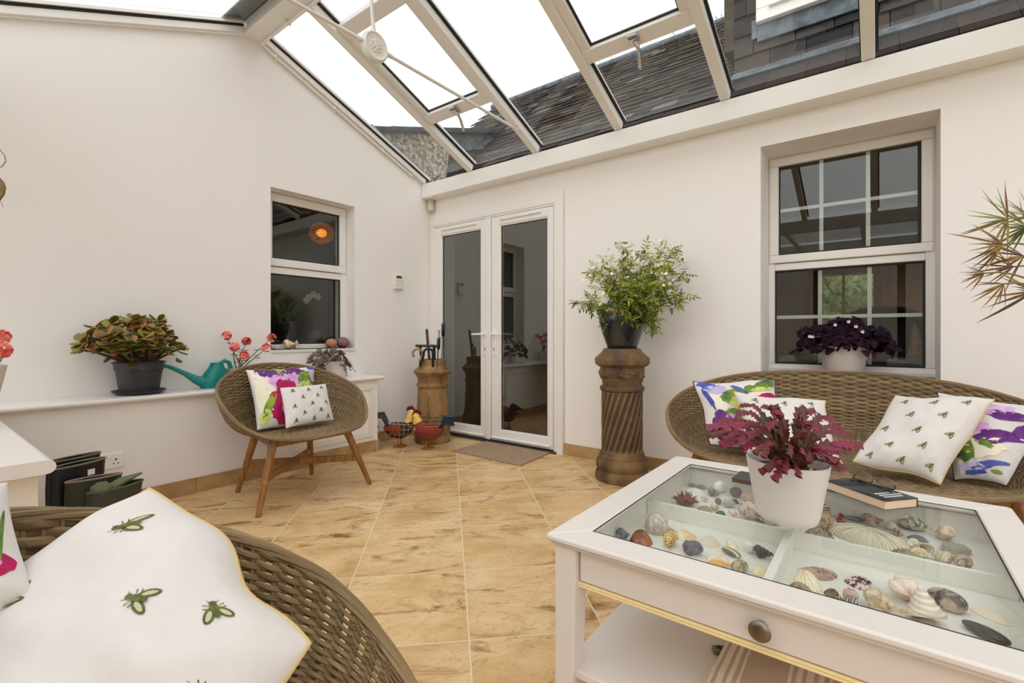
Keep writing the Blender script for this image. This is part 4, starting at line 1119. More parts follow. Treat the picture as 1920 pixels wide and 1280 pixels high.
def arc(c, r, a0, a1, dirx, n=12):
    return [V(c) + V(dirx) * r * math.cos(a0 + (a1 - a0) * k / n) + V((0, 0, r * math.sin(a0 + (a1 - a0) * k / n))) for k in range(n + 1)]
IMG = V((.79, .61, 0))
stick('straight tartan-patterned stick rising behind the black handles in the corner stand', [V((.02, .02, .105)), vec_r(800, 617, -.30)], [.010, .013], multi('tartan_stick', [(0, (90, 30, 26)), (.5, (40, 34, 34)), (1, (190, 150, 100))], .5, attr=False, ns=40, stretch=(1, 1, 1)))
c0 = vec_r(783, 666, -.40)
stick('tan crook-handled walking stick at the left of the corner stand', [V((-.03, -.03, .105)), V((c0.x + .02, c0.y + .02, .74))] + arc(c0 + V((.0, .0, .015)), .045, -.5, 3.9, IMG), .0105, TAN)
c0 = vec_r(803, 662, -.43)
stick('black crook-handled walking stick hooked over the front of the corner stand', [V((.03, -.04, .105)), c0 + IMG * .042 + V((0, 0, -.05))] + arc(c0, .042, 0, 3.3, IMG) + [c0 - IMG * .055 + V((0, 0, -.06)), c0 - IMG * .075 + V((0, 0, -.10)), c0 - IMG * .07 + V((0, 0, -.125))], .0115, BLK)
c0 = vec_r(788, 648, -.36)
stick('black walking stick with a straight horizontal handle at the left of the stand', [V((-.02, .0, .105)), c0 + V((0, 0, -.03)), c0], .012, BLK, parts=[('handle', MB().tube([c0 - IMG * .045, c0 - IMG * .03, c0 + IMG * .05, c0 + IMG * .085], [.011, .013, .012, .010], 8), BLK)])
c0 = vec_r(814, 649, -.34)
stick('black walking stick with a derby handle in the middle of the stand', [V((.03, .0, .105)), c0 + V((0, 0, -.02)), c0], [.012, .014, .014], BLK, parts=[('handle', MB().tube([c0 - IMG * .06, c0 - IMG * .02 + V((0, 0, .006)), c0 + IMG * .03, c0 + IMG * .05 + V((0, 0, -.012))], [.009, .012, .013, .010], 8), BLK)])
p0, p1 = vec_r(822, 660, -.40), vec_r(823, 627, -.40)
stick('short trekking pole with a black grip at the right of the corner stand', [V((.04, -.02, .105)), p1], .007, M['steel'], name='trekking_pole', cat='trekking pole', parts=[('grip', MB().tube([lerp(p0, p1, .15), lerp(p0, p1, .35), lerp(p0, p1, .7), lerp(p0, p1, .8)], [.012, .015, .017, .012], 8), BLK), ('tip', MB().tube([lerp(p0, p1, .8), lerp(p0, p1, 1.25)], [.006, .009], 8), M['steel'])])
p0, p1 = vec_r(830, 660, -.31), vec_r(831, 606, -.31)
stick('tall trekking pole with a black grip at the far right of the corner stand', [V((.06, .02, .105)), p1], .007, M['steel'], name='trekking_pole', cat='trekking pole', parts=[('grip', MB().tube([lerp(p0, p1, .55), lerp(p0, p1, .62), lerp(p0, p1, .95), lerp(p0, p1, 1.0)], [.012, .016, .017, .012], 8), BLK), ('strap', MB().tube([lerp(p0, p1, .6) + IMG * .012, lerp(p0, p1, .48) - IMG * .012, lerp(p0, p1, .52) - IMG * .03], .004, 5), BLK)])

# ---- fabric roosters
def tartan(name, base, l1, l2, sc):
    t = NT(name); vec = t.coord((sc, sc, sc))
    sp = t.n('ShaderNodeSeparateXYZ'); t.l(vec, sp.inputs[0])
    def stripes(o, w): return t.math('LESS_THAN', t.math('FRACT', o), w)
    a = t.math('ADD', sp.outputs[0], t.math('MULTIPLY', sp.outputs[1], .7)); b = sp.outputs[2]
    c = t.mix(t.math('MAXIMUM', stripes(a, .4), stripes(b, .4)), lin(base), lin(l1))
    c = t.mix(t.math('MAXIMUM', stripes(t.math('ADD', a, .22), .08), stripes(t.math('ADD', b, .22), .08)), c, lin(l2))
    return t.bsdf(c, .95)
REDP = tartan('red_check_cloth', (122, 36, 32), (116, 34, 34), (206, 130, 84), 60)
DKP = tartan('dark_tartan_cloth', (34, 34, 40), (70, 30, 36), (190, 180, 150), 26)
YEL = plain('yellow_felt', (222, 184, 74), .95, c2=(236, 208, 120), ns=40)
MAR = plain('maroon_felt', (104, 16, 34), .95)
ORG = plain('rusty_metal', (148, 90, 36), .6)
NAVY = plain('navy_felt', (30, 46, 64), .95); GRYF = plain('grey_purple_felt', (86, 76, 90), .95, c2=(60, 66, 58), ns=18)
def rooster(label, loc, rotz, bodym, tailm, hs, wingm, ht):
    t = empty('rooster_ornament', loc, rotz, label, 'ornament', 'fabric rooster ornaments'); t.scale = (1.12, 1.12, 1.12)
    # local x forward
    bd = MB().tube([(-.11, 0, .165), (-.085, 0, .15), (-.04, 0, .135), (.02, 0, .13), (.07, 0, .155), (.095, 0, .195), (.10, 0, .225 * ht)], [.02, .042, .062, .066, .055, .040, .03], 16)
    obj('body', bd, bodym, t)
    nk = MB().tube([(.085, 0, .195 * ht), (.10, 0, .225 * ht), (.108, 0, .258 * ht), (.112, 0, .285 * ht), (.114, 0, .298 * ht)], [.040, .036, .029, .024, .010], 14)
    for k in range(14):
        a = 2 * PI * k / 14
        nk.leaf((.088 + .036 * math.cos(a), .037 * math.sin(a), .205 * ht), (.15 * math.cos(a), .15 * math.sin(a), -1), (math.cos(a), math.sin(a), 0), .045, .02, (1, .9, .1))
    nk.tube([(.13, 0, .272 * ht), (.155, 0, .265 * ht)], [.009, .002], 8)
    obj('neck', nk, YEL, t)
    cb = MB()
    for k, (x, z, r) in enumerate(((.125, .298, .014), (.110, .312, .017), (.088, .308, .016), (.075, .296, .010))): cb.ball((x, 0, z * ht), r, .007, r)
    cb.ball((.135, 0, .243 * ht), .011, .008, .02).ball((.125, 0, .262 * ht), .012, .026, .014)
    obj('comb', cb, MAR, t)
    for s in (1, -1):
        wg = MB().ball((-.01, s * .062, .15), .058, .014, .034, 14, 8); wg.leaf((-.05, s * .066, .15), (-1, 0, .2), (0, s, 0), .05, .04)
        obj('wing', wg, wingm, t)
        lg = MB().tube([(.01, s * .028, .09), (.012, s * .028, .012)], .006, 6)
        for a in (-.5, 0, .5, PI): lg.tube([(.012, s * .028, .012), (.012 + .045 * math.cos(a), s * .028 + .045 * math.sin(a), .005)], [.006, .003], 6)
        obj('leg', lg, ORG, t)
    tl = MB()
    for k in range(6):
        sy = (k - 2.5) * .012; up = .10 + .03 * hs - .018 * abs(k - 2)
        tl.tube([(-.09, sy * .4, .165), (-.125, sy, .165 + up * .8), (-.165 - .01 * k, sy * 1.6, .165 + up * .75), (-.19 - .006 * k, sy * 2, .165 + up * .1), (-.195, sy * 2.2, .165 - up * .5)][: 5 if hs > .5 else 3], [.018, .020, .017, .012, .004][: 5 if hs > .5 else 3], 8, flat=.5)
    obj('tail', tl, tailm, t)
rooster('fabric rooster with dark tartan body and drooping grey tail by the corner', (.30, -.665, 0), math.radians(28), DKP, GRYF, 1.0, REDP, 1.0)
r2 = rooster('fabric rooster with red check body in front of the corner chimney pot', (.575, -.55, 0), math.radians(205), REDP, NAVY, .2, REDP, .92)

# ---- jade plant
jl = V((.145, -2.50, .6405))
sc_ = obj('plant_saucer', MB().lathe([(.02, 0), (.105, 0), (.13, .016), (.134, .024), (.128, .024), (.10, .008), (.02, .008)], 36), plain('black_saucer', (26, 26, 28), .4), loc=jl); tag(sc_, 'shallow black saucer under the jade plant on the ledge', 'saucer')
jd = empty('jade_plant', jl + V((0, 0, .0085)), label='bushy jade plant with red-edged leaves in a dark grey plastic pot on the ledge', cat='potted plant')
GP = plain('dark_grey_plastic', (58, 57, 60), .5)
obj('pot', MB().lathe([(.02, 0), (.094, 0), (.097, .006), (.115, .135), (.120, .136), (.124, .175), (.130, .176), (.132, .184), (.124, .186), (.118, .15), (.02, .15)], 40), GP, jd)
obj('soil', MB().lathe([(.001, .165), (.119, .165), (.119, .155), (.001, .155)], 24), M['soil'], jd)
stem = MB(); fol = MB()
def fat(mb, p, d, n, L, W, T, r):
    mb.rnd = min(1, max(0, r)); d = d.normalized(); s = d.cross(n)
    s = s.normalized() if s.length > 1e-6 else d.orthogonal(); n = s.cross(d)
    R = []
    for t, w in ((0, .12), (.18, .38), (.45, .82), (.7, 1), (.88, .8), (1, .25)):
        c = p + d * L * t + n * (L * .12 * t * t)
        R.append([c + s * W * w * .5 * math.cos(q) + n * T * (w ** .5) * .5 * math.sin(q) for q in [2 * PI * k / 8 for k in range(8)]])
    mb.rings(R)
heads = []
for (px, py, xx) in ((172, 620, .16), (160, 635, .2), (185, 600, .12), (205, 600, .2), (222, 615, .28), (240, 592, .14), (255, 605, .25), (262, 585, .1), (278, 590, .2), (290, 605, .28), (300, 598, .12), (318, 630, .16), (328, 645, .18), (300, 630, .3), (270, 625, .33), (240, 635, .34), (205, 640, .3), (185, 655, .26), (310, 655, .24), (280, 645, .32), (225, 655, .30), (295, 582, .06), (215, 585, .05), (180, 625, .06), (310, 615, .05), (250, 580, .2), (232, 608, .06), (268, 612, .06), (245, 650, .3), (262, 645, .26), (200, 620, .3), (155, 652, .22), (335, 655, .2)):
    heads.append(at_x(px, 626 + (py - 626) * .72 + 8, xx) - jd.location)
for h in heads:
    r0 = V((rnd.uniform(-.03, .03), .03 * (1 if h.y > 0 else -1) + rnd.uniform(-.02, .02), .16))
    mid = r0 * .55 + h * .45 + V((0, 0, .01))
    pts = [r0 * (1 - t) ** 2 + mid * 2 * t * (1 - t) + h * t * t for t in [k / 8 for k in range(9)]]
    stem.tube(pts, [.013 - .009 * k / 8 for k in range(9)], 7)
    ax = ((h - V((0, 0, .1))).normalized() + V((0, 0, .5))).normalized()
    for lv in range(2):
        for k in range(4):
            a = PI / 2 * k + lv * PI / 4 + rnd.uniform(-.3, .3); s1 = ax.orthogonal().normalized(); s2 = ax.cross(s1)
            d = (s1 * math.cos(a) + s2 * math.sin(a)) + ax * (.15 + .35 * lv) + rv(.15)
            fat(fol, h + ax * (.012 * lv - .012), d, ax + rv(.2), rnd.uniform(.055, .08) * (1 - .12 * lv), rnd.uniform(.036, .050), .010, .40 + .18 * lv + rnd.gauss(0, .2) + (h.z - .25) * .7)
for k in range(12):
    h = rnd.choice(heads) * rnd.uniform(.8, .98); h.z = max(h.z - rnd.uniform(.02, .05), .20)
    fat(fol, h, V((h.x, h.y, -.12 + rnd.uniform(-.1, .1))) + rv(.1), V((0, 0, 1)), .07, .036, .010, .1 + .2 * rnd.random())
for s_ in ((-.02, -.045), (.02, .05), (.0, .0)):
    stem.tube([(s_[0] * .6, s_[1] * .6, .16), (s_[0], s_[1], .20), (s_[0] * 1.3, s_[1] * 1.5, .24)], [.022, .018, .014], 9)
obj('stem', stem, plain('jade_stem', (112, 84, 54), .8, c2=(84, 62, 42), ns=20), jd)
obj('foliage', fol, multi('jade_leaf', [(0, (50, 60, 22)), (.35, (88, 92, 32)), (.6, (136, 126, 46)), (.82, (150, 88, 42)), (1, (128, 58, 40))], .35), jd)

# ---- watering can
wc = empty('watering_can', (.145, -2.09, .6405), label='teal plastic watering can with a long spout on the ledge beside the jade plant', cat='watering can')
TEAL = plain('teal_plastic', (6, 132, 124), .35)
wb = MB()
sects = [(.0, .078, .052), (.02, .092, .058), (.06, .088, .056), (.10, .072, .050), (.135, .048, .044), (.16, .038, .040), (.168, .040, .041)]
R = []
for z, ry_, rx_ in sects:
    R.append([V((rx_ * math.cos(2 * PI * k / 28), (ry_ * math.sin(2 * PI * k / 28)) + (z * .1), z)) for k in range(28)])
wb.rings(R)
obj('body', wb, TEAL, wc)
obj('spout', MB().tube([(0, -.055, .04), (0, -.11, .062), (0, -.17, .105), (0, -.25, .150), (0, -.305, .170), (0, -.32, .182)], [.040, .027, .016, .012, .010, .012], 12), TEAL, wc)
obj('handle', MB().tube([(0, .03, .160), (0, .065, .178), (0, .092, .165), (0, .108, .11), (0, .098, .06), (0, .075, .035)], [.010, .011, .012, .012, .012, .014], 10, flat=1.2), TEAL, wc)

# ---- geraniums
def geranium(label, loc, heads, potmb, potmat, potname='pot', stems0=(0, 0, .12), leafn=10):
    t = empty('geranium', loc, label=label, cat='geranium', group='pink geraniums')
    obj(potname, potmb, potmat, t)
    st = MB(); lf = MB(); fl = MB()
    L = V(loc)
    for h in heads:
        h = V(h) - L
        r0 = V(stems0) + rv(.012); mid = (r0 + h) / 2 + rv(.02)
        pts = [r0 * (1 - q) ** 2 + mid * 2 * q * (1 - q) + h * q * q for q in [k / 8 for k in range(9)]]
        st.tube(pts, [.0042 - .002 * k / 8 for k in range(9)], 6)
        for k in range(13):
            d = (rv(1) + V((0, 0, .5))).normalized(); q = h + d * .022
            st.tube([h - V((0, 0, .012)), q], .0010, 4)
            s1 = d.orthogonal().normalized(); s2 = d.cross(s1)
            for j in range(5):
                a = 2 * PI * j / 5 + k
                fl.leaf(q, s1 * math.cos(a) + s2 * math.sin(a) + d * .45, d, .019, .018, (.35, .95, 1, .6), .2, rnd=rnd.random())
        for k in range(3):
            i = rnd.randint(3, 6); d = rv(1); d.z = abs(d.z) * .3
            q = pts[i] + d.normalized() * .03; st.tube([pts[i], q], .0012, 4)
            for j in range(6):
                a = 2 * PI * j / 6; lf.leaf(q, (math.cos(a), math.sin(a), .25), (0, 0, 1), .018, .018, (.5, 1, .8), rnd=rnd.random())
    obj('stem', st, plain('geranium_stem', (140, 116, 70), .6, c2=(104, 108, 54), ns=20), t)
    obj('foliage', lf, multi('geranium_leaf', [(0, (48, 62, 26)), (1, (112, 120, 56))], .6), t)
    obj('blossom', fl, multi('coral_petal', [(0, (228, 86, 88)), (.5, (242, 122, 114)), (1, (250, 166, 152))], .6), t)
wpot = lambda r0, r1, h: MB().lathe([(.01, 0), (r0, 0), (r0, .004), (r1, h), (r1 + .004, h + .004), (r1 - .004, h + .004), (r1 - .008, h - .02), (.01, h - .02)], 36)
geranium('coral pink geranium on the ledge behind the left wicker armchair', (.12, -1.93, .6405), [at_x(425, 629, .10), at_x(440, 650, .16), at_x(462, 640, .12), at_x(458, 667, .2), at_x(509, 633, .16), at_x(500, 652, .22)], wpot(.055, .075, .12), POTW)
RIB = MB().lathe([(.01, 0), (.06, 0), (.062, .004), (.105, .235), (.108, .24), (.101, .24), (.095, .21), (.01, .21)], 96, mod=lambda r, z, a: r - (.003 * abs(math.sin(a * 16)) if .002 < z < .236 and r > .05 else 0))
p = at_z(-62, 806, .6405)
geranium('coral pink geranium in a ribbed white pot at the left picture edge', (p.x, p.y, .6405), [at_t(2, 632, 1.98), at_t(4, 657, 1.95), at_t(-40, 640, 1.95), at_t(-65, 660, 2.0)], RIB, plain('ribbed_grey_white', (222, 218, 212), .4), stems0=(0, 0, .21))

# ---- ghost-plant succulent in white pot
sp_ = empty('succulent', (.14, -1.19, .6405), label='brown-grey rosette succulent trailing over a white pot at the end of the ledge', cat='potted plant')
obj('pot', wpot(.052, .078, .135), POTW, sp_)
fol = MB(); tr = MB()
def rosette(c, ax, r, k0):
    s1 = ax.orthogonal().normalized(); s2 = ax.cross(s1)
    for k in range(16):
        a = k * 2.4; lv = k / 16
        fat(fol, c, (s1 * math.cos(a) + s2 * math.sin(a)) + ax * (.1 + 1.1 * (1 - lv) * .8), ax, r * (.45 + .55 * lv), r * .62, .007, .5 + k0 + rnd.gauss(0, .15))
for (px, py, xx) in ((588, 668, .1), (600, 664, .18), (612, 662, .14), (625, 660, .2), (638, 664, .12), (645, 672, .18), (596, 680, .2), (610, 674, .24), (604, 692, .22), (585, 676, .16), (632, 672, .22), (650, 684, .12), (640, 684, .19), (618, 668, .08), (590, 690, .14)):
    h = at_x(px, py, xx) - sp_.location
    tr.tube([V((0, 0, .12)), (V((0, 0, .15)) + h) / 2 + V((0, 0, .02)), h], .004, 5)
    ax = (V((h.x * 1.2, h.y * 1.2, .10)) + rv(.02)).normalized()
    rosette(h, ax, rnd.uniform(.042, .056), rnd.uniform(-.3, .3))
for k in range(9):
    p0 = V((.03, .06, .14)); e = at_x(rnd.uniform(644, 672), rnd.uniform(690, 708), rnd.uniform(.1, .2)) - sp_.location
    mid = (p0 + e) / 2 + V((0, 0, .07)); pts = [p0 * (1 - q) ** 2 + mid * 2 * q * (1 - q) + e * q * q for q in [j / 9 for j in range(10)]]
    tr.tube(pts, .0012, 4)
    for q in pts[2:]:
        for _ in range(2): tr.ball(q + rv(.007), .0034, nu=6, nv=4)
obj('stem', tr, plain('succulent_stem', (104, 78, 70), .7), sp_)
obj('foliage', fol, multi('ghost_leaf', [(0, (74, 66, 56)), (.5, (112, 98, 86)), (1, (150, 124, 108))], .55), sp_)

# ---- things on the left window sill
def shellmat(name, c1, c2, ns=30, rough=.4, st=(1, 1, 1)): return plain(name, c1, rough, c2=c2, ns=ns, lo=.4, hi=.6, stretch=st)
SZ = WZ0
def urchin(label, px, py, r, c1, c2):
    p = at_x(px, py, -.055)
    t = NT('urchin_' + str(px)); vec = t.coord()
    gr = t.n('ShaderNodeTexGradient', gradient_type='RADIAL'); t.l(vec, gr.inputs[0])
    f = t.math('ABSOLUTE', t.math('SINE', t.math('MULTIPLY', gr.outputs[0], 2 * PI * 10)))
    m = t.bsdf(t.mix(t.ramp(f, [(.15, (1, 1, 1)), (.4, (0, 0, 0))]), lin(c1), lin(c2)), .6, bump=t.noise(vec, 180, 2), bstr=.6, bdist=.004)
    o = obj('sea_urchin', MB().ball((0, 0, r * .88), r, r, r * .88, 40, 20, mod=lambda d: 1 - .02 * abs(math.sin(5 * math.atan2(d.y, d.x)))), m, loc=(p.x, p.y, SZ)); tag(o, label, 'sea urchin shell', 'sea urchin shells on the left window sill')
urchin('orange-pink sea urchin shell on the left window sill', 621, 652, .048, (184, 112, 88), (222, 178, 150))
urchin('striped purple sea urchin shell in the corner of the left window sill', 643, 650, .055, (120, 74, 86), (190, 160, 164))
def spiral(L, R, turns, k=.30, n=60, m=12, bump=0.0, bn=7, squash=1.0, flare=0.0):
    """coiled shell lying along +x (apex at +x), resting near z=0"""
    mb = MB(); Rg = []
    for i in range(n + 1):
        t = i / n; a = 2 * PI * turns * t; s = math.exp(-3.0 * t) if k is None else (1 - t) ** 1.15 * (1 - .0) + .02
        rc = R * .52 * s; rt = R * .56 * s * (1 + (flare * (1 - t) ** 6))
        cx = L * (1 - s) * .92
        q = 1 + bump * max(0, math.sin(a * bn)) ** 2
        c = V((cx, rc * math.cos(a), rc * math.sin(a))); rad = V((0, math.cos(a), math.sin(a))); ax = V((1, 0, 0))
        Rg.append([c + rad * (rt * q * math.cos(w)) + ax * (rt * q * squash * math.sin(w)) for w in [2 * PI * j / m for j in range(m)]])
    mb.rings(Rg)
    zmin = min(p[2] for p in mb.v); mb.v = [(p[0] - L * .42, p[1], p[2] - zmin) for p in mb.v]
    return mb
def place(o, p, rz): o.location = p; o.rotation_euler.z = rz; return o
p = at_x(547, 652, -.05)
o = obj('conch_shell', spiral(.10, .042, 4, bump=.12), shellmat('sill_conch', (196, 150, 92), (236, 222, 196), 40), loc=(p.x, p.y, SZ), rotz=1.2); tag(o, 'mottled brown and white conch shell on the left window sill', 'shell')
p = at_x(556, 650, -.08)
o = obj('cone_shell', MB().lathe([(.001, 0), (.026, .001), (.027, .008), (.014, .048), (.002, .075)], 16), shellmat('sill_cone', (226, 218, 200), (168, 150, 130), 60), loc=(p.x, p.y, SZ)); tag(o, 'pointed white cone shell upright behind the conch on the sill', 'shell')
p = at_x(514, 653, -.03)
o = obj('oyster_shell', MB().ball((0, 0, .012), .04, .045, .012, 20, 8, mod=lambda d: 1 + .15 * noise.noise(d * 3)), shellmat('sill_oyster', (222, 214, 200), (130, 116, 100), 25), loc=(p.x, p.y, SZ)); tag(o, 'flat white oyster shell behind the geranium flowers on the sill', 'shell')

# ---- keypad, motion sensor, socket
p0, p1 = at_x(737, 514, 0), at_x(752, 543, 0)
kp = empty('alarm_keypad', (0, (p0.y + p1.y) / 2, (p0.z + p1.z) / 2), label='small white alarm keypad on the left wall near the glass doors', cat='alarm keypad')
kh, kw = .145, .098
obj('case', MB().box(.001, .030, -kw / 2, kw / 2, -kh / 2, kh / 2), plain('cream_plastic', (232, 226, 208), .4), kp, bevel=.006)
obj('display', MB().box(.030, .0315, -.03, .03, .034, .056), plain('lcd_dark', (58, 66, 54), .2), kp, smooth=False)
kb = MB()
for j in range(4): kb.box(.030, .033, -.04, .04, .018 - .017 * j, .028 - .017 * j)
for k in range(4): kb.box(.030, .033, -.04 + .021 * k, -.026 + .021 * k, -.062, -.050)
obj('key', kb, M['whiteplastic'], kp, bevel=.001)
ms = empty('motion_sensor', (.045, -.040, 2.365), label='small beige motion sensor in the corner under the eave beam', cat='motion sensor')
obj('body', MB().lathe([(.004, -.125), (.025, -.118), (.034, -.10), (.034, -.05), (.034, -.01), (.03, 0), (.004, 0)], 20, sx=1, sy=.9), plain('aged_plastic', (206, 190, 160), .5), ms)
obj('lens', MB().lathe([(.0345, -.10), (.0355, -.095), (.0355, -.055), (.0345, -.05)], 20, caps=False, sx=1, sy=.9), plain('lens_plastic', (222, 210, 184), .35), ms)
p1 = at_x(231, 858, .261)
sk_ = empty('wall_socket', (.2605, p1.y - .074, .287), label='white double wall socket on the ledge front behind the boots', cat='socket')
obj('plate', MB().box(0, .009, -.074, .074, -.043, .043), M['whiteplastic'], sk_, bevel=.003)
for s in (-1, 1): obj('switch', MB().box(.009, .013, s * .011 - .007, s * .011 + .007, .012, .032), M['whiteplastic'], sk_, bevel=.0015)
for s in (-.04, .04):
    hb = MB()
    hb.box(.009, .0095, s - .004, s + .004, .002, .012).box(.009, .0095, s - .014, s - .006, -.018, -.013).box(.009, .0095, s + .006, s + .014, -.018, -.013)
    obj('pin_hole', hb, M['gasket'], sk_, smooth=False)

# ---- wellington boots
def boot(label, loc, rz, h, w, d, mat, band, grp, tilt=0.0, lining=None, tagc=None):
    t = empty('wellington_boot', loc, rz, label, 'boot', grp)
    R = []; n = 28
    for z, sx, sy, cx in ((0, .045, .04, 0), (.02, .05, .042, 0), (.10, .058, .046, 0), (.2, w * .46, d * .6, .0), (.3, w * .49, d * .55, .004), (h, w * .5, d * .5, .01)):
        R.append([V((cx + sx * math.cos(2 * PI * k / n) + tilt * z, sy * math.sin(2 * PI * k / n), z)) for k in range(n)])
    z = h
    R.append([V((.01 + (w * .5 - .004) * math.cos(2 * PI * k / n) + tilt * z, (d * .5 - .004) * math.sin(2 * PI * k / n), z)) for k in range(n)])
    R.append([V((.01 + (w * .5 - .006) * math.cos(2 * PI * k / n) + tilt * z, (d * .5 - .006) * math.sin(2 * PI * k / n), z - .10)) for k in range(n)])
    obj('shaft', _boot_mb(R), mat, t)
    obj('foot', MB().tube([(-.02, 0, .04), (.05, 0, .045), (.12, 0, .042), (.18, 0, .036), (.205, 0, .03)], [.042, .045, .042, .035, .014], 14), mat, t)
    obj('sole', MB().tube([(-.06, 0, .008), (.03, 0, .008), (.14, 0, .008), (.21, 0, .008)], [.02, .008, .008, .008], 8), M['rubber'], t)
    top = [V((.01 + w * .5 * math.cos(2 * PI * k / 40) + tilt * h, d * .5 * math.sin(2 * PI * k / 40), h)) for k in range(40)]
    obj('top_band', MB().tube(top, .0045, 6, closed=True), band, t)
    if tagc:
        obj('label_patch', MB().box(w * .1, w * .1 + .028, -d * .54 - .003, -d * .54, h - .055, h - .03), tagc, t)
    return t
def _boot_mb(R):
    m = MB(); m.rings(R); return m
bang = math.atan2(.50, .86)
OLV = plain('olive_rubber', (52, 54, 40), .35); TAU = plain('taupe_trim', (140, 118, 96), .5)
KH = plain('khaki_lining', (112, 114, 80), .8, c2=(86, 90, 60), ns=10)
def bp(l, r, h): 
    a, b = at_z(*l, h), at_z(*r, h); m = (a + b) / 2; d = b - a
    return V((m.x, m.y, 0)), math.atan2(d.y, d.x), d.length
G_ = 'wellington boots beside the ledge'
c_, a_, w_ = bp((98, 868), (175, 852), .43)
boot('black wellington boot farther back, nearest the wall socket', c_ + V((-.03, 0, 0)), a_, .43, .21, .06, M['rubber'], plain('taupe_band', (110, 100, 78), .6), G_)
c_, a_, w_ = bp((92, 881), (188, 859), .42)
boot('black wellington boot with a white tab, in front of the other black boot', c_, a_, .42, .22, .07, M['rubber'], plain('grey_band', (120, 112, 92), .6), G_, tagc=M['whiteplastic'])
c_, a_, w_ = bp((127, 904), (214, 889), .37)
boot('dark green wellington boot with a taupe edge, left of the khaki-lined one', c_, a_, .37, .19, .055, OLV, TAU, G_)
c_, a_, w_ = bp((164, 926), (258, 901), .345)
gb = boot('dark green wellington boot with khaki folded lining, nearest the white cushion', c_, a_, .345, .21, .075, OLV, plain('olive_edge', (70, 74, 52), .5), G_)
ln = MB()
ln.ball((-.045, 0, .345), .04, .034, .035, 16, 10, mod=lambda d: 1 + .2 * noise.noise(d * 2.5))
ln.tube([(-.02, .01, .335), (.04, .012, .36), (.12, .014, .372)], [.03, .026, .008], 10, flat=.6)
obj('lining', ln, KH, gb)

# ---- oxalis on the house window sill
ox = empty('oxalis_plant', (3.513, .13, HZ0 + .0005), label='dark purple oxalis with small pale flowers in a white pot on the window sill', cat='potted plant')
obj('pot', MB().lathe([(.02, 0), (.096, 0), (.099, .004), (.128, .178), (.131, .182), (.124, .184), (.118, .16), (.02, .16)], 40), POTW, ox)
obj('soil', MB().lathe([(.001, .168), (.119, .168), (.119, .160), (.001, .160)], 20), M['soil'], ox)
fol = MB(); st = MB(); fl = MB()
for k in range(170):
    a = rnd.uniform(0, 2 * PI); rr_ = math.sqrt(rnd.random()); ex = rr_ * .25
    z = .20 + .13 * (1 - rr_ ** 2) * rnd.uniform(.4, 1.05) + rnd.uniform(-.05, .03) + (.05 if rnd.random() < .08 else 0)
    c = V((ex * math.cos(a) * 1.0, max(-.20, ex * math.sin(a) * .55 - .02), z))
    if c.y > .115: c.y = .115
    st.tube([V((.04 * math.cos(a), .04 * math.sin(a), .165)), V((c.x * .6, c.y * .6, c.z * .5 + .13)), c], .0011, 4)
    ax = (V((c.x * 1.5, c.y * 1.5 - .2, .35)) + rv(.12)).normalized(); s1 = ax.orthogonal().normalized(); s2 = ax.cross(s1)
    for j in range(3):
        b = 2 * PI * j / 3 + k
        fol.leaf(c, s1 * math.cos(b) + s2 * math.sin(b) - ax * .15, ax, rnd.uniform(.036, .05), rnd.uniform(.045, .06), (.08, .55, 1, .85), .35, .1, rnd=rnd.random())
for k in range(7):
    a = rnd.uniform(PI, 2 * PI); c = V((.22 * math.cos(a) * rnd.uniform(.3, 1.1), -.10 - .06 * rnd.random(), rnd.uniform(.16, .33)))
    st.tube([V((0, -.03, .165)), (V((0, 0, .24)) + c) / 2, c], .001, 4)
    for j in range(5):
        b = 2 * PI * j / 5; fl.leaf(c, (math.cos(b), -.6, math.sin(b)), (0, -1, 0), .012, .007, (.4, 1, .6))
obj('stem', st, plain('oxalis_stem', (120, 84, 84), .6), ox)
obj('foliage', fol, multi('oxalis_leaf', [(0, (22, 10, 24)), (1, (46, 18, 38))], .85, spec=.15), ox)
obj('blossom', fl, plain('oxalis_flower', (232, 214, 222), .6), ox)

# ---- papyrus-like spiky plant at the right edge
pa = empty('umbrella_plant', (4.72, -.62, 0), label='spiky half-dried umbrella plant reaching in at the right picture edge', cat='plant')
obj('pot', MB().lathe([(.02, 0), (.14, 0), (.19, .34), (.20, .36), (.18, .36), (.17, .3), (.02, .3)], 32), plain('grey_pot', (120, 116, 110), .6), pa)
st = MB(); lf = MB()
PB = V(pa.location)
def umbel(px, py, tt, n, L, mean, spread, r0, root=None):
    c = at_t(px, py, tt) - PB
    r = V((rnd.uniform(-.06, .06), rnd.uniform(-.06, .06), .3)) if root is None else root
    mid = V((r.x * .4 + c.x * .6, r.y * .4 + c.y * .6, c.z + .05))
    pts = [r * (1 - q) ** 2 + mid * 2 * q * (1 - q) + c * q * q for q in [j / 14 for j in range(15)]]
    st.tube(pts, [.006 - .003 * j / 14 for j in range(15)], 6)
    for k in range(n):
        a = mean + spread * (2 * (k + .5) / n - 1) + rnd.gauss(0, .12)
        d = RGT * math.cos(a) + V((0, 0, math.sin(a))) + FWD * rnd.gauss(0, .35)
        l = L * rnd.uniform(.65, 1.1)
        lf.leaf(c, d, FWD * -1 + V((0, 0, .3)), l, l * .055, (.3, .8, 1, .75, .4, .03), rnd.uniform(-.3, .6), .2, rnd=min(1, max(0, r0 + rnd.gauss(0, .22))))
umbel(1890, 410, 1.95, 16, .17, PI * .97, 1.55, .45)
umbel(1882, 458, 1.9, 13, .18, PI * 1.03, .9, .7)
umbel(1846, 512, 1.85, 11, .12, PI * 1.08, .75, .95)
umbel(1882, 532, 1.8, 10, .14, PI * 1.22, .75, .95)
umbel(1925, 425, 2.0, 18, .16, PI, 1.2, .1)
umbel(1935, 405, 1.9, 12, .12, PI * .8, 1.0, .5)
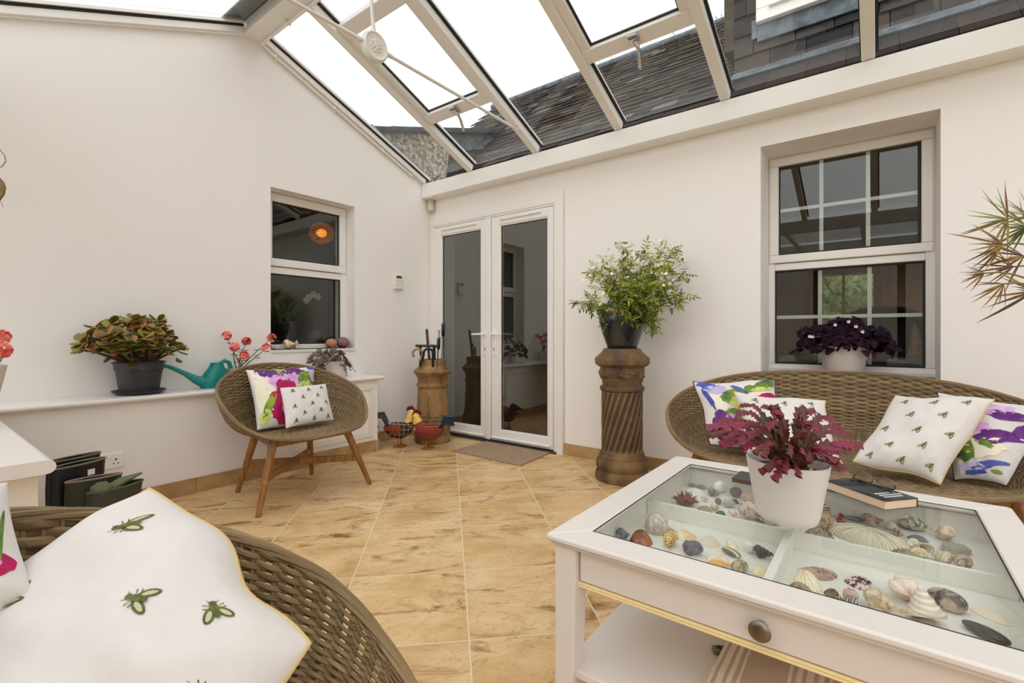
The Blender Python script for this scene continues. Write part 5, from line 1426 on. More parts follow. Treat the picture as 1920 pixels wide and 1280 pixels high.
umbel(1920, 480, 1.9, 14, .2, PI * 1.02, .9, .85)
umbel(1900, 500, 1.9, 9, .17, PI * 1.0, .8, .95)
umbel(1940, 545, 1.85, 10, .2, PI * 1.05, .7, .9)
obj('stem', st, plain('papyrus_stem', (124, 112, 50), .6), pa)
obj('foliage', lf, multi('papyrus_leaf', [(0, (62, 82, 30)), (.4, (132, 132, 48)), (.7, (156, 112, 52)), (1, (104, 72, 46))], .6), pa)

# ---- hanging plant roots at the left edge
ho = empty('hanging_plant', tuple(at_t(-190, 150, 1.75)), label='dangling roots of a hanging plant at the left picture edge', cat='hanging plant')
hb_ = V(ho.location)
obj('basket', MB().ball((0, 0, 0), .07, .07, .05, 18, 12), plain('coir_basket', (96, 70, 44), .95, c2=(70, 52, 34), ns=60), ho)
obj('hanger', MB().tube([(0, 0, .04), (0, 0, 1.0)], .002, 4), M['gasket'], ho)
q = lambda px, py: at_t(px, py, 1.75) - hb_
obj('runner', MB().tube([(0, 0, 0), q(-100, 230), q(-30, 270)], .003, 5).tube([(0, 0, 0), q(-110, 250), q(-20, 300)], .004, 5), M['teak'], ho)
obj('root', MB().tube([q(-30, 262), q(-2, 278), q(9, 292), q(11, 302), q(4, 312), q(-6, 316)], .0014, 5).tube([q(-20, 300), q(-4, 332), q(4, 342), q(7, 352), q(5, 364), q(-2, 374), q(-12, 378)], [.004, .005, .006, .0065, .006, .005, .003], 7).tube([q(-1, 372), q(2, 380), q(6, 388)], .0009, 4).tube([q(-3, 336), q(3, 350), q(0, 362)], .004, 6), plain('root_tan', (150, 122, 78), .7, c2=(110, 84, 50), ns=40), ho)

# ---- door mat
a_, b_ = V((.80, -.50, 0)), V((1.535, -.515, 0)); c_, d_ = V((1.50, -.055, 0)), V((.80, -.055, 0))
m_ = MB(); N = 24
for j in range(N + 1):
    pass
grid = [[(a_ * (1 - i / N) + b_ * (i / N)) * (1 - j / N) + (d_ * (1 - i / N) + c_ * (i / N)) * (j / N) for i in range(N + 1)] for j in range(N + 1)]
ids = [[m_.vert(p + V((0, 0, .011 + .002 * noise.noise(p * 8)))) for p in r] for r in grid]
idb = [[m_.vert(p + V((0, 0, .001))) for p in r] for r in grid]
for j in range(N):
    for i in range(N):
        m_.face((ids[j][i], ids[j][i + 1], ids[j + 1][i + 1], ids[j + 1][i]))
for i in range(N):
    m_.face((idb[0][i], idb[0][i + 1], ids[0][i + 1], ids[0][i])); m_.face((idb[N][i + 1], idb[N][i], ids[N][i], ids[N][i + 1]))
    m_.face((idb[i + 1][0], idb[i][0], ids[i][0], ids[i + 1][0])); m_.face((idb[i][N], idb[i + 1][N], ids[i + 1][N], ids[i][N]))
o = obj('doormat', m_, plain('mat_pile', (186, 158, 132), .95, c2=(150, 122, 100), ns=140, bs=220, bstr=.9, bdist=.006, lo=.42, hi=.58)); tag(o, 'flat beige doormat on the tiles in front of the glass doors', 'doormat')
# ================================================================== COFFEE TABLE
TX0, TX1, TY0, TY1 = 3.05, 3.98, -2.462, -1.532
TW = plain('white_table_paint', (224, 216, 210), .35)
TIN = plain('tray_white', (230, 228, 220), .5)
tbx, tby = (TX0 + TX1) / 2, (TY0 + TY1) / 2
tt = empty('coffee_table', (tbx, tby, 0), label='square white coffee table with a glass display top full of shells', cat='coffee table')
W = .465
bd = .083
fr = MB()
# mitred top frame
def ring_frame(mb, w0, w1, z0, z1):
    q = [(-1, -1), (1, -1), (1, 1), (-1, 1)]
    for k in range(4):
        (ax, ay), (bx_, by_) = q[k], q[(k + 1) % 4]
        mb.prism([V((ax * w0, ay * w0, z0)), V((bx_ * w0, by_ * w0, z0)), V((bx_ * w1, by_ * w1, z0)), V((ax * w1, ay * w1, z0))], (0, 0, z1 - z0))
ring_frame(fr, W, W - bd, .504, .520)
ring_frame(fr, W - .008, W - .04, .494, .505)
obj('top_frame', fr, TW, tt, bevel=.005)
obj('glass_top', MB().box(-W + bd - .004, W - bd + .004, -W + bd - .004, W - bd + .004, .5125, .5175), M['tableglass'], tt, smooth=False)
obj('glass_edge', (lambda m: (ring_frame(m, W - bd + .0005, W - bd - .0025, .5176, .5186), m)[1])(MB()), M['gasket'], tt, smooth=False)
I = W - .038
for sx in (-1, 1):
    for sy in (-1, 1):
        cx, cy = sx * (W - .044), sy * (W - .044)
        R = []
        for z, h0 in ((0, .017), (.16, .0235), (.21, .026), (.42, .028), (.494, .028)):
            off = .028 - h0
            R.append([V((cx + sx * off + a * h0, cy + sy * off + b * h0, z)) for a, b in ((-1, -1), (1, -1), (1, 1), (-1, 1))])
        m = MB(); m.rings(R); obj('leg', m, TW, tt, bevel=.003, smooth=False)
ap = MB()
for s in (-1, 1): ap.box(s * (I) - .009, s * (I) + .009, -W + .072, W - .072, .408, .494)
ap.box(-W + .072, W - .072, I - .009, I + .009, .408, .494)
obj('apron', ap, TW, tt, bevel=.002)
bead = MB()
for z in (.4035, .4095):
    bead.tube([(-W + .072, -I - .004, z), (W - .072, -I - .004, z)], .0034, 8)
bead.box(-W + .072, W - .072, -I - .003, -I + .012, .4, .413)
obj('bead_moulding', bead, plain('cream_bead', (240, 218, 164), .35), tt)
dw = bpy.data.objects.new('drawer', None); link(dw, tt)
obj('drawer_front', MB().box(-W + .076, W - .076, -I - .006, -I + .010, .416, .491), TW, dw, bevel=.002)
kb = MB().lathe([(.001, 0), (.011, 0), (.012, .003), (.007, .006), (.0065, .012), (.009, .016), (.0185, .0195), (.0195, .022), (.0175, .0245), (.010, .027), (.001, .028)], 28)
kb.xf(Matrix.Translation((at_y(1426, 1190, TY0 + .02).x - tbx, -I - .006, .452)) @ Matrix.Rotation(PI / 2, 4, 'X'))
obj('knob', kb, M['chrome_dk'], dw)
tr = MB().box(-I + .009, I - .009, -I + .010, I - .009, .420, .430)
obj('tray', tr, TIN, tt, smooth=False)
ws = MB()
for s in (-1, 1): ws.box(s * (I - .012) - .003, s * (I - .012) + .003, -I + .012, I - .012, .430, .494)
for s in (-1, 1): ws.box(-I + .012, I - .012, s * (I - .014) - .003, s * (I - .014) + .003, .430, .494)
obj('tray_wall', ws, TIN, tt, smooth=False)
DYV = -1.955 - tby
ds = MB().box(-I + .016, I - .016, DYV - .006, DYV + .006, .430, .474).box(-.015 - .009, -.015 + .009, -I + .018, DYV - .006, .430, .478).box(-.015 - .009, -.015 + .009, DYV + .006, I - .018, .430, .478)
obj('tray_divider', ds, TIN, tt, bevel=.001)
obj('shelf', MB().box(-W + .030, W - .030, -W + .030, W - .030, .182, .202), TW, tt, bevel=.003)

# things on the lower shelf
p = at_z(1345, 1222, .215)
o = obj('remote_control', MB().box(-.06, .06, -.012, .012, 0, .014), plain('grey_remote', (118, 108, 92), .5), loc=(p.x + .035, p.y + .045, .2025), rotz=.62, bevel=.005); tag(o, 'grey remote control on the lower table shelf beside the striped cloth', 'remote control')
bt = MB()
for k in range(5): bt.box(-.05 + .022 * k, -.038 + .022 * k, -.006, .006, .014, .0155)
obj('button', bt, M['gasket'], o, bevel=.001)
def stripe_mat():
    t = NT('striped_ticking'); vec = t.coord((1, 1, 1)); sp = t.n('ShaderNodeSeparateXYZ'); t.l(vec, sp.inputs[0])
    x = t.math('FRACT', t.math('MULTIPLY', sp.outputs[0], 6.0)); col = lin((190, 166, 146))
    for lo, hi in ((.10, .14), (.19, .25), (.30, .38), (.43, .49), (.55, .58)):
        col = t.mix(t.math('MULTIPLY', t.math('GREATER_THAN', x, lo), t.math('LESS_THAN', x, hi)), col, lin((228, 214, 198)))
    return t.bsdf(col, .9, bump=t.noise(vec, 150, 2), bstr=.2, bdist=.002)
g = MB(); N = 26
p = at_z(1400, 1250, .23)
for j in range(2):
    pass
cl_ = [[g.vert(V((-.30 + .6 * i / N, -.18 + .36 * j / N, .018 + .035 * max(0, 1 - abs(2 * i / N - 1) ** 3) * max(0, 1 - abs(2 * j / N - 1) ** 3) + .006 * noise.noise(V((i * .3, j * .25, 0)))))) for i in range(N + 1)] for j in range(N + 1)]
cb_ = [[g.vert(V((-.30 + .6 * i / N, -.18 + .36 * j / N, 0.0005))) for i in (0, N)] for j in (0, N)]
for j in range(N):
    for i in range(N): g.face((cl_[j][i], cl_[j][i + 1], cl_[j + 1][i + 1], cl_[j + 1][i]))
g.face((cb_[0][0],) + (cb_[0][1],) + tuple(cl_[0][i] for i in range(N, -1, -1))); g.face((cb_[1][1], cb_[1][0]) + tuple(cl_[N][i] for i in range(N + 1)))
g.face((cb_[1][0], cb_[0][0]) + tuple(cl_[j][0] for j in range(N + 1))); g.face((cb_[0][1], cb_[1][1]) + tuple(cl_[j][N] for j in range(N, -1, -1)))
o = obj('striped_cushion', g, stripe_mat(), loc=(p.x + .235, -2.16, .2025), rotz=.0); tag(o, 'flat beige striped cushion folded on the lower shelf of the coffee table', 'cushion')

# ---- things on top
GZ = .5202
bk = empty('paperback_book', (0, 0, 0), label='paperback book with a dark cover lying on the glass table top', cat='book')
c0 = at_z(1660, 938.8, GZ + .026); ca_ = at_z(1547, 899.7, GZ + .026); cb2 = at_z(1727.5, 935.6, GZ + .026)
ex = (ca_ - c0); ey = (cb2 - c0); L1, L2 = ex.length, ey.length; ex.normalize(); ey = (ey - ex * ey.dot(ex)).normalized()
rz = math.atan2(ex.y, ex.x)
bk.location = (c0.x, c0.y, GZ); bk.rotation_euler.z = rz
sgn = 1 if (-math.sin(rz) * ey.x + math.cos(rz) * ey.y) > 0 else -1
def by_(a, b): return (min(sgn * a, sgn * b), max(sgn * a, sgn * b))
y0, y1 = by_(.001, L2)
obj('pages', MB().box(.002, L1 - .002, y0, y1, .0015, .0235), plain('page_edge', (232, 204, 176), .8, c2=(220, 190, 160), ns=3, stretch=(1, 1, 400)), bk, smooth=False)
y0, y1 = by_(0, L2 + .002)
cv = MB().box(0, L1, y0, y1, .0235, .0255).box(0, L1, y0, y1, 0, .0015)
sp0, sp1 = by_(L2, L2 + .002); cv.box(0, L1, sp0, sp1, 0, .0255)
obj('cover', cv, multi('dark_cover', [(0, (22, 24, 26)), (.5, (40, 44, 44)), (.75, (92, 96, 96)), (1, (140, 142, 142))], .3, attr=False, ns=14), bk, smooth=False)
ti = MB()
rl = random.Random(5)
for row, (xa, wid) in enumerate(((.050, .055), (.036, .075), (.022, .06))):
    yy = L2 * .25; q = yy
    while q < L2 * .25 + wid:
        wl = rl.uniform(.006, .012); a, b = by_(q, q + wl); ti.box(xa, xa + .007, a, b, .0255, .0258); q += wl + .003
obj('title_lettering', ti, plain('white_print', (226, 228, 224), .5), bk, smooth=False)
# spectacles on the book
gl = empty('eyeglasses', tuple(at_z(1640, 912, GZ + .028)), label='folded spectacles lying on the dark paperback', cat='eyeglasses')
gl.rotation_euler.z = rz + .12
fm = MB()
for s in (-1, 1):
    fm.tube([(s * .032 + .026 * math.cos(2 * PI * k / 24), .0, .017 + .016 * math.sin(2 * PI * k / 24)) for k in range(24)], .0016, 6, closed=True)
fm.tube([(-.007, 0, .021), (0, -.002, .024), (.007, 0, .021)], .0014, 6)
obj('rims', fm, M['chrome_dk'], gl)
for s in (-1, 1):
    obj('lens', MB().ball((s * .032, 0, .017), .0255, .0012, .0155, 20, 10), glass_mat('spectacle_lens', (.9, .9, .9), 2.0), gl)
    obj('temple', MB().tube([(s * .058, .001, .02), (s * .058, .01, .01), (s * -.03, .016 + .003 * s, .006), (s * -.062, .02 + .003 * s, .004)], .0017, 6), M['gasket'], gl)
# dark notebook behind the plant pot
p = at_z(1404, 899, GZ + .01)
nb = empty('notebook', (p.x + .03, p.y + .03, GZ), label='slim dark notebook with brown edges behind the white plant pot', cat='notebook')
nb.rotation_euler.z = -.05
obj('cover', MB().box(-.075, .075, -.055, .055, .0095, .0115).box(-.075, .075, -.055, .055, 0, .002), plain('dark_leather', (34, 34, 40), .4), nb, bevel=.001)
obj('pages', MB().box(-.073, .073, -.053, .053, .002, .0095), plain('brown_edge', (124, 72, 48), .6), nb, smooth=False)

# ---- christmas cactus
PCX, PCY = 3.497, -2.003
cc = empty('christmas_cactus', (PCX, PCY, GZ), label='burgundy Christmas cactus in a plain white pot on the glass coffee table', cat='potted plant')
cc.rotation_euler.z = math.radians(-30)
obj('pot', MB().lathe([(.01, 0), (.066, 0), (.070, .003), (.076, .02), (.098, .148), (.0985, .151), (.0955, .152), (.093, .147), (.088, .118), (.01, .118)], 56, sx=1.04, sy=.86), POTW, cc)
obj('soil', MB().lathe([(.001, .126), (.0885, .126), (.0885, .12), (.001, .12)], 24, sx=1.04, sy=.86), M['soil'], cc)
sg = MB()
def seg(p, d, n, L, Wd, r):
    d = d.normalized(); n = (n - d * n.dot(d)).normalized(); s = d.cross(n)
    sg.rnd = min(1, max(0, r))
    outl = [(0, .16), (.12, .40), (.32, .86), (.36, .55), (.58, 1.2), (.61, .66), (.84, 1.35), (.85, .7), (1.12, 1.2), (.94, .3)]
    T = .0022
    top = []; bot = []
    for t, w in outl:
        c = p + d * L * t + n * (.10 * L * math.sin(PI * t))
        row = [c - s * Wd * .5 * w, c + n * T, c + s * Wd * .5 * w, c - n * T]
        top.append([sg.vert(q) for q in row])
    for k in range(len(outl) - 1):
        A, B = top[k], top[k + 1]
        for j in range(4): sg.face((A[j], A[(j + 1) % 4], B[(j + 1) % 4], B[j]))
    sg.face(top[-1]); return p + d * L
CB = V(cc.location); RotI = Matrix.Rotation(-cc.rotation_euler.z, 3, 'Z')
def loc_(px, py, t): return RotI @ (at_t(px, py, t) - CB)
tips = [(1335, 800, 1.25), (1342, 815, 1.22), (1350, 790, 1.28), (1365, 822, 1.2), (1385, 775, 1.3), (1398, 838, 1.14), (1405, 815, 1.12), (1360, 832, 1.18), (1392, 760, 1.34), (1432, 762, 1.3), (1448, 765, 1.22), (1455, 775, 1.18), (1440, 800, 1.12), (1420, 845, 1.1), (1440, 876, 1.12), (1455, 894, 1.11), (1472, 880, 1.11), (1496, 888, 1.12), (1505, 850, 1.1), (1480, 850, 1.08), (1508, 765, 1.28), (1525, 770, 1.24), (1560, 785, 1.28), (1570, 800, 1.24), (1585, 815, 1.22), (1592, 835, 1.2), (1560, 845, 1.15), (1576, 872, 1.18), (1545, 855, 1.12), (1535, 800, 1.2), (1515, 795, 1.12), (1470, 790, 1.3), (1500, 820, 1.3), (1610, 835, 1.28), (1560, 860, 1.14), (1380, 800, 1.14), (1425, 785, 1.32)]
for (px, py, t) in tips:
    e = loc_(px, py, t)
    a = math.atan2(e.y, e.x)
    r0 = V((.022 * math.cos(a), .022 * math.sin(a), .122))
    dist = (e - r0).length; nseg = max(2, round(dist / .048))
    hgt = max(e.z, .15) + .012 + rnd.uniform(-.01, .015)
    mid = V((e.x * .4, e.y * .4, hgt + .012))
    pts = [r0 * (1 - q) ** 2 + mid * 2 * q * (1 - q) + e * q * q for q in [j / nseg for j in range(nseg + 1)]]
    for j in range(nseg):
        d = pts[j + 1] - pts[j]; q = (j + 1) / nseg
        n = V((rnd.gauss(0, .35), rnd.gauss(0, .35), 1)) + RotI @ (-FWD) * 1.3
        seg(pts[j], d, n, d.length * 1.1, .0185 + rnd.uniform(-.004, .003), .05 + .6 * q + rnd.gauss(0, .16))
        if j == nseg - 1 and rnd.random() < .5:
            seg(pts[j], d + V((rnd.gauss(0, .02), rnd.gauss(0, .02), -.008)), n, d.length * 1.1, .016, .5 + rnd.random() * .45)
obj('foliage', sg, multi('cactus_segment', [(0, (60, 56, 18)), (.3, (86, 48, 24)), (.55, (98, 32, 32)), (.8, (118, 22, 52)), (1, (150, 16, 72))], .4), cc, angle=25)
dlf = MB(); dlf.leaf(RotI @ (at_t(1521, 877, 1.157) - CB), (0, 0, -1), RotI @ (-FWD), .018, .012, (.4, 1, 1, .5), .2)
o = obj('dry_leaf', dlf, plain('dead_leaf', (190, 130, 78), .7), cc)
p = at_t(1622, 848, 1.5)

# ================================================================== SHELL COLLECTION IN THE TRAY
TZ = .4302
def bival(r, ry, h, ribs=0, rib=.06, umbo=.75, scal=0.0, rings=0):
    """domed half shell, hinge at +y"""
    mb = MB(); R = []; n = 44; m = 12
    for i in range(m + 1):
        t = i / m; row = []
        for k in range(n):
            a = 2 * PI * k / n
            q = 1 + (scal * abs(math.sin(a * ribs / 2)) if ribs else 0)
            x, y = r * math.cos(a) * q, ry * math.sin(a) * q
            if y > 0: x *= 1 - .45 * (y / ry) ** 2
            c = V((0, ry * umbo, 0)); pnt = c * (1 - t) + V((x, y, 0)) * t
            z = h * max(0, 1 - t ** 2.2) ** .6 * (.55 + .45 * t if True else 1)
            z = h * math.sin(PI * min(1, (1 - t) * .62 + .0)) ** .8
            if ribs: z += rib * h * math.cos(a * ribs) * t * (1 - t) * 3
            if rings: z += .05 * h * math.cos(t * rings * 2 * PI) * (1 - t)
            row.append(V((pnt.x, pnt.y, z + .001)))
        R.append(row)
    base = [V((p.x * .97, p.y * .97, 0)) for p in R[-1]]
    mb.rings([base[::1]] + R[::-1]); return mb
def pebble(rx, ry, rz, amt=.18, f=1.6, seed=0, nu=20, nv=12):
    o = V((seed * 3.1, seed * 1.7, 0))
    mb = MB().ball((0, 0, 0), rx, ry, rz, nu, nv, mod=lambda d: 1 + amt * noise.noise(d * f + o))
    zm = min(p[2] for p in mb.v); mb.v = [(p[0], p[1], p[2] - zm) for p in mb.v]; return mb
def chunk(r, seed=0, fl=.7):
    o = V((seed * 2.3, 0, seed)); mb = MB().ball((0, 0, 0), r, r * .8, r * fl, 9, 6, mod=lambda d: 1 + .45 * noise.noise(d * 2.2 + o))
    zm = min(p[2] for p in mb.v); mb.v = [(p[0], p[1], p[2] - zm) for p in mb.v]; return mb
def spiky(r, n=60, seed=1, L=.5):
    q = random.Random(seed); mb = MB().ball((0, 0, r * .35), r * .7, r * .55, r * .35, 14, 8)
    for k in range(n):
        d = V((q.gauss(0, 1), q.gauss(0, .8), abs(q.gauss(.2, .6)))).normalized()
        p0 = V((d.x * r * .55, d.y * r * .45, r * .3 + d.z * r * .3)); mb.tube([p0, p0 + d * r * L * q.uniform(.5, 1)], [r * .06, r * .012], 5)
    return mb
def murex(r, seed, L=1.6):
    mb = spiral(r * L, r * .62, 4.2, bump=.5, bn=3.5, n=90, m=12, flare=.4); q = random.Random(seed)
    pts = [V(p) for p in mb.v]
    for k in range(34):
        p = q.choice(pts); c = V((p.x, 0, r * .55)); d = (p - c).normalized()
        if d.z < -.1: continue
        mb.tube([p - d * r * .05, p + d * r * .26 + V((q.uniform(-.1, .1) * r, 0, 0))], [r * .09, r * .02], 5)
    return mb
def cowrie(r):
    mb = MB().ball((0, 0, 0), r, r * .68, r * .58, 28, 16, mod=lambda d: 1 - .10 * max(0, d.x) ** 3)
    for k in range(2): pass
    zm = min(p[2] for p in mb.v) * .8; mb.v = [(p[0], p[1], max(0, p[2] - zm)) for p in mb.v]
    return mb
def banded(name, c1, c2, sc, rough=.35, axis='X', dist=1.5):
    t = NT(name); vec = t.coord(); wv = t.n('ShaderNodeTexWave', bands_direction=axis); wv.inputs['Scale'].default_value = sc; wv.inputs['Distortion'].default_value = dist; wv.inputs['Detail'].default_value = 2
    t.l(vec, wv.inputs['Vector']); return t.bsdf(t.ramp(wv.outputs['Fac'], [(.35, lin(c1)), (.6, lin(c2))]), rough)
def radial(name, c1, c2, n, rough=.5, cy=0.0):
    t = NT(name); vec = t.coord(loc=(0, cy, 0)); gr = t.n('ShaderNodeTexGradient', gradient_type='RADIAL'); t.l(vec, gr.inputs[0])
    f = t.math('ABSOLUTE', t.math('SINE', t.math('MULTIPLY', gr.outputs[0], PI * n)))
    f2 = t.math('ADD', f, t.math('MULTIPLY', t.math('SUBTRACT', t.noise(vec, 70, 3), .5), .8))
    return t.bsdf(t.ramp(f2, [(.3, lin(c1)), (.7, lin(c2))]), rough)
def spots(name, c1, c2, sc, rough=.25, lo=.42, hi=.52): return plain(name, c1, rough, c2=c2, ns=sc, lo=lo, hi=hi)
idx = [0]
def put(px, py, h, mb, mat, name, label, rz=0.0, tilt=0.0, cat='shell'):
    p = at_z(px, py, TZ + h / 2)
    # keep clear of the tray walls
    o = obj(name, mb, mat, loc=(p.x, p.y, TZ), rotz=rz)
    tag(o, label, cat, 'natural curios in the glass-topped table'); return o
F = 'front left compartment'
# front left
put(1172, 1003, .026, spiral(.03, .018, 3), spots('c01', (70, 78, 86), (120, 126, 130), 90), 'snail_shell', 'blue-grey mottled snail shell at the extreme left of the table tray', .6)
put(1202, 1006, .03, bival(.031, .028, .026), spots('c02', (110, 56, 38), (170, 104, 78), 50), 'cockle_shell', 'glossy red-brown domed shell, second from the left in the table tray', .5)
put(1231, 981, .045, MB().lathe([(.001, 0), (.030, .001), (.034, .012), (.030, .034), (.016, .048), (.001, .052)], 26, mod=lambda r, z, a: r * (1 + .05 * noise.noise(V((math.cos(a) * 4, math.sin(a) * 4, z * 120))))), spots('c03', (222, 214, 204), (190, 176, 160), 80), 'abalone_shell', 'large upright pearly white shell in the front left compartment')
put(1254, 1018, .026, spiral(.060, .020, 4.6, bump=.0), banded('c04', (176, 124, 50), (236, 206, 148), 60, .3), 'turret_shell', 'yellow spiral shell with brown bands in the front left compartment', -1.4)
put(1262, 997, .016, spiral(.03, .012, 3), spots('c05', (176, 142, 104), (214, 190, 160), 60), 'whelk_shell', 'small tan whelk just behind the yellow banded spiral', .3)
put(1286, 1003, .012, bival(.030, .026, .013), spots('c06', (238, 222, 196), (226, 194, 150), 30), 'clam_shell', 'pale cream clam shell behind the purple crystal', .9)
put(1299, 1030, .024, chunk(.027, 3, .6), plain('c07', (66, 58, 68), .3, c2=(128, 118, 132), ns=60, bs=90, bstr=1, bdist=.01), 'amethyst_chunk', 'rough purple-grey amethyst chunk in the front left compartment', .4, cat='crystal')
put(1330, 1014, .012, bival(.028, .025, .013, rings=5), banded('c08', (236, 228, 212), (196, 178, 152), 70, axis='Y'), 'clam_shell', 'white clam with growth rings right of the purple crystal', .2)
put(1372, 1019, .014, bival(.015, .02, .014), spots('c09', (226, 204, 168), (238, 226, 204), 40), 'cockle_shell', 'small cream pointed shell behind the striped oval pebble', .8)
put(1371, 1035, .014, pebble(.030, .013, .008, .06), banded('c10', (96, 88, 70), (214, 200, 160), 30, axis='Y', dist=.4), 'pebble', 'long oval pebble with black and cream stripes', -.5, cat='pebble')
put(1347, 1049, .014, bival(.030, .022, .012), spots('c11', (240, 226, 200), (224, 160, 80), 18), 'clam_shell', 'orange-centred pale clam shell near the front glass edge', .0)
put(1387, 1060, .026, cowrie(.024), spots('c12', (110, 92, 66), (176, 158, 124), 70), 'cowrie_shell', 'brown speckled cowrie near the front glass edge', 1.1)
put(1407, 1028, .022, chunk(.018, 9, .8), plain('c13', (232, 228, 222), .1, c2=(220, 214, 208), ns=20), 'quartz_crystal', 'clear pale quartz crystal at the right of the front left compartment', .3, cat='crystal')
put(1438, 1039, .024, spiral(.05, .016, 5), plain('c14', (44, 40, 40), .3, c2=(70, 62, 58), ns=40), 'turret_shell', 'black pointed spiral shell against the white divider', .1)
put(1430, 1071, .010, bival(.024, .018, .010), spots('c15', (240, 226, 192), (228, 206, 164), 30), 'clam_shell', 'shiny cream half shell beside the cross divider at the front', .3)
# back left
put(1296, 909, .008, pebble(.018, .014, .005, .05), banded('c16', (150, 150, 144), (116, 116, 112), 60), 'limpet_shell', 'flat grey disc shell at the far back left of the tray')
put(1316, 913, .008, pebble(.018, .014, .005, .05, seed=2), banded('c17', (160, 158, 152), (120, 120, 116), 50), 'limpet_shell', 'second flat grey disc shell from the back left corner')
put(1346, 914, .032, spiral(.042, .026, 3), plain('c18', (240, 236, 230), .12, coat=.5), 'turban_shell', 'shiny white turban shell at the back of the left compartment', 2.4)
put(1341, 927, .018, spiral(.052, .015, 4.5), spots('c19', (96, 100, 104), (138, 140, 142), 60), 'turret_shell', 'grey pointed turret shell in front of the white turban shell', -.5)
put(1303, 924, .016, bival(.042, .034, .016, 14, .1), plain('c20', (238, 234, 224), .4, c2=(230, 222, 208), ns=20), 'scallop_shell', 'large flat white scallop behind the brown spiny clump', .7)
put(1285, 939, .026, spiky(.044, 90, 4, .55), plain('c21', (142, 78, 48), .8, c2=(104, 56, 38), ns=60), 'spiny_clump', 'reddish brown spiny dried clump by the left divider', .2, cat='dried specimen')
put(1324, 936, .014, spiral(.02, .011, 3), spots('c22', (206, 186, 152), (236, 226, 206), 70), 'snail_shell', 'tiny cream snail shell right of the spiny clump', .7)
put(1380, 924, .028, pebble(.021, .018, .017, .08), plain('c23', (78, 72, 72), .5, c2=(120, 104, 96), ns=20), 'pebble', 'round dark grey pebble left of the white plant pot', cat='pebble')
put(1347, 940, .018, pebble(.011, .010, .010, .12), plain('c24', (116, 86, 70), .5, c2=(150, 118, 96), ns=30), 'pebble', 'small brown pebble in the middle of the back left compartment', cat='pebble')
put(1377, 939, .010, bival(.018, .012, .008), plain('c25', (48, 48, 52), .3), 'mussel_shell', 'small black mussel behind the grey quartz lump', -.5)
put(1366, 945, .018, chunk(.020, 5, .6), plain('c26', (176, 166, 150), .4, c2=(206, 196, 180), ns=40), 'quartz_lump', 'greyish quartz lump in the back left compartment', .2, cat='crystal')
put(1322, 954, .010, bival(.026, .016, .011, 10), banded('c27', (176, 160, 130), (120, 106, 84), 60), 'limpet_shell', 'striped brown limpet just behind the long divider', -.3)
put(1340, 951, .018, pebble(.013, .012, .011, .1, seed=4), spots('c28', (220, 204, 178), (200, 178, 148), 60), 'snail_shell', 'round beige snail shell right of the striped limpet')
put(1351, 962, .010, bival(.018, .013, .010), plain('c29', (72, 74, 80), .4), 'mussel_shell', 'dark grey triangular mussel against the long divider', -.4)
put(1361, 957, .006, bival(.014, .011, .006), plain('c30', (226, 222, 210), .4), 'limpet_shell', 'little white limpet next to the dark triangular mussel')
put(1378, 964, .020, spiral(.024, .012, 3, bump=.4), spots('c31', (206, 176, 156), (232, 214, 196), 60), 'whelk_shell', 'small pinkish knobbed whelk at the long divider', .9)
put(1405, 962, .036, chunk(.030, 7, .9), spots('c32', (150, 112, 96), (206, 182, 164), 70), 'barnacle_cluster', 'pinkish brown barnacle cluster at the left foot of the white plant pot', .5)
put(1403, 931, .034, pebble(.024, .02, .018, .15, seed=6), spots('c33', (206, 178, 142), (226, 206, 178), 40), 'whelk_shell', 'rounded beige whelk half hidden by the left of the white plant pot')
put(1440, 975, .020, chunk(.030, 11, .45), spots('c33b', (132, 110, 84), (196, 180, 150), 60), 'rock_fragment', 'speckled brown rock fragment in front of the white plant pot', -.3, cat='rock')
put(1432, 968, .020, chunk(.024, 15, .5), spots('c33c', (158, 138, 112), (206, 190, 164), 60), 'coral_fragment', 'pale ridged coral fragment in front of the white plant pot', .3, cat='coral')
# back right
put(1543, 956, .03, MB().lathe([(.006, 0), (.020, .002), (.021, .010), (.016, .016), (.019, .020), (.018, .030), (.006, .034)], 20), banded('c34', (104, 74, 48), (206, 176, 136), 45, axis='Z', dist=.3), 'ringed_shell', 'brown ringed shell just right of the white plant pot')
put(1542, 980, .036, chunk(.026, 8, 1.0), spots('c35', (150, 118, 90), (196, 166, 138), 80), 'barnacle_rock', 'rough pink-brown barnacled rock right of the white plant pot', .2, cat='rock')
put(1537, 1000, .022, bival(.040, .026, .022, 9, .15), spots('c36', (106, 88, 66), (160, 140, 112), 50), 'oyster_shell', 'rough brown oyster shell in front of the barnacled rock', -.3)
cor = MB(); R = []
nn = 96
for i in range(11):
    t = i / 10; row = []
    for k_ in range(nn):
        a = 2 * PI * k_ / nn; rr0 = (.004 + t * .096)
        z = .034 * max(0, (1 - t ** 2)) ** .55 + .0026 * math.sin(a * 40 + 4 * noise.noise(V((math.cos(a), math.sin(a), 0)))) * min(1, t * 3) * (1 - t * .6)
        row.append(V((rr0 * math.cos(a) * 1.0, rr0 * math.sin(a) * .48 * (1 + .05 * math.sin(3 * a)), z + .002)))
    R.append(row)
cor.rings([[V((p.x * .98, p.y * .98, 0)) for p in R[-1]]] + R[::-1])
put(1627, 1004, .03, cor, radial('c37', (176, 162, 132), (226, 216, 194), 60), 'mushroom_coral', 'big flat oval mushroom coral with radiating ridges', -.28, cat='coral')
put(1577, 974, .016, chunk(.018, 2, .7), spots('c38', (132, 64, 66), (190, 140, 132), 60), 'coral_fragment', 'small dark red coral fragment behind the mushroom coral', .4, cat='coral')
put(1602, 972, .010, pebble(.026, .014, .006, .1, seed=8), plain('c39', (150, 156, 154), .5), 'pebble', 'flat grey-blue pebble behind the mushroom coral', .1, cat='pebble')
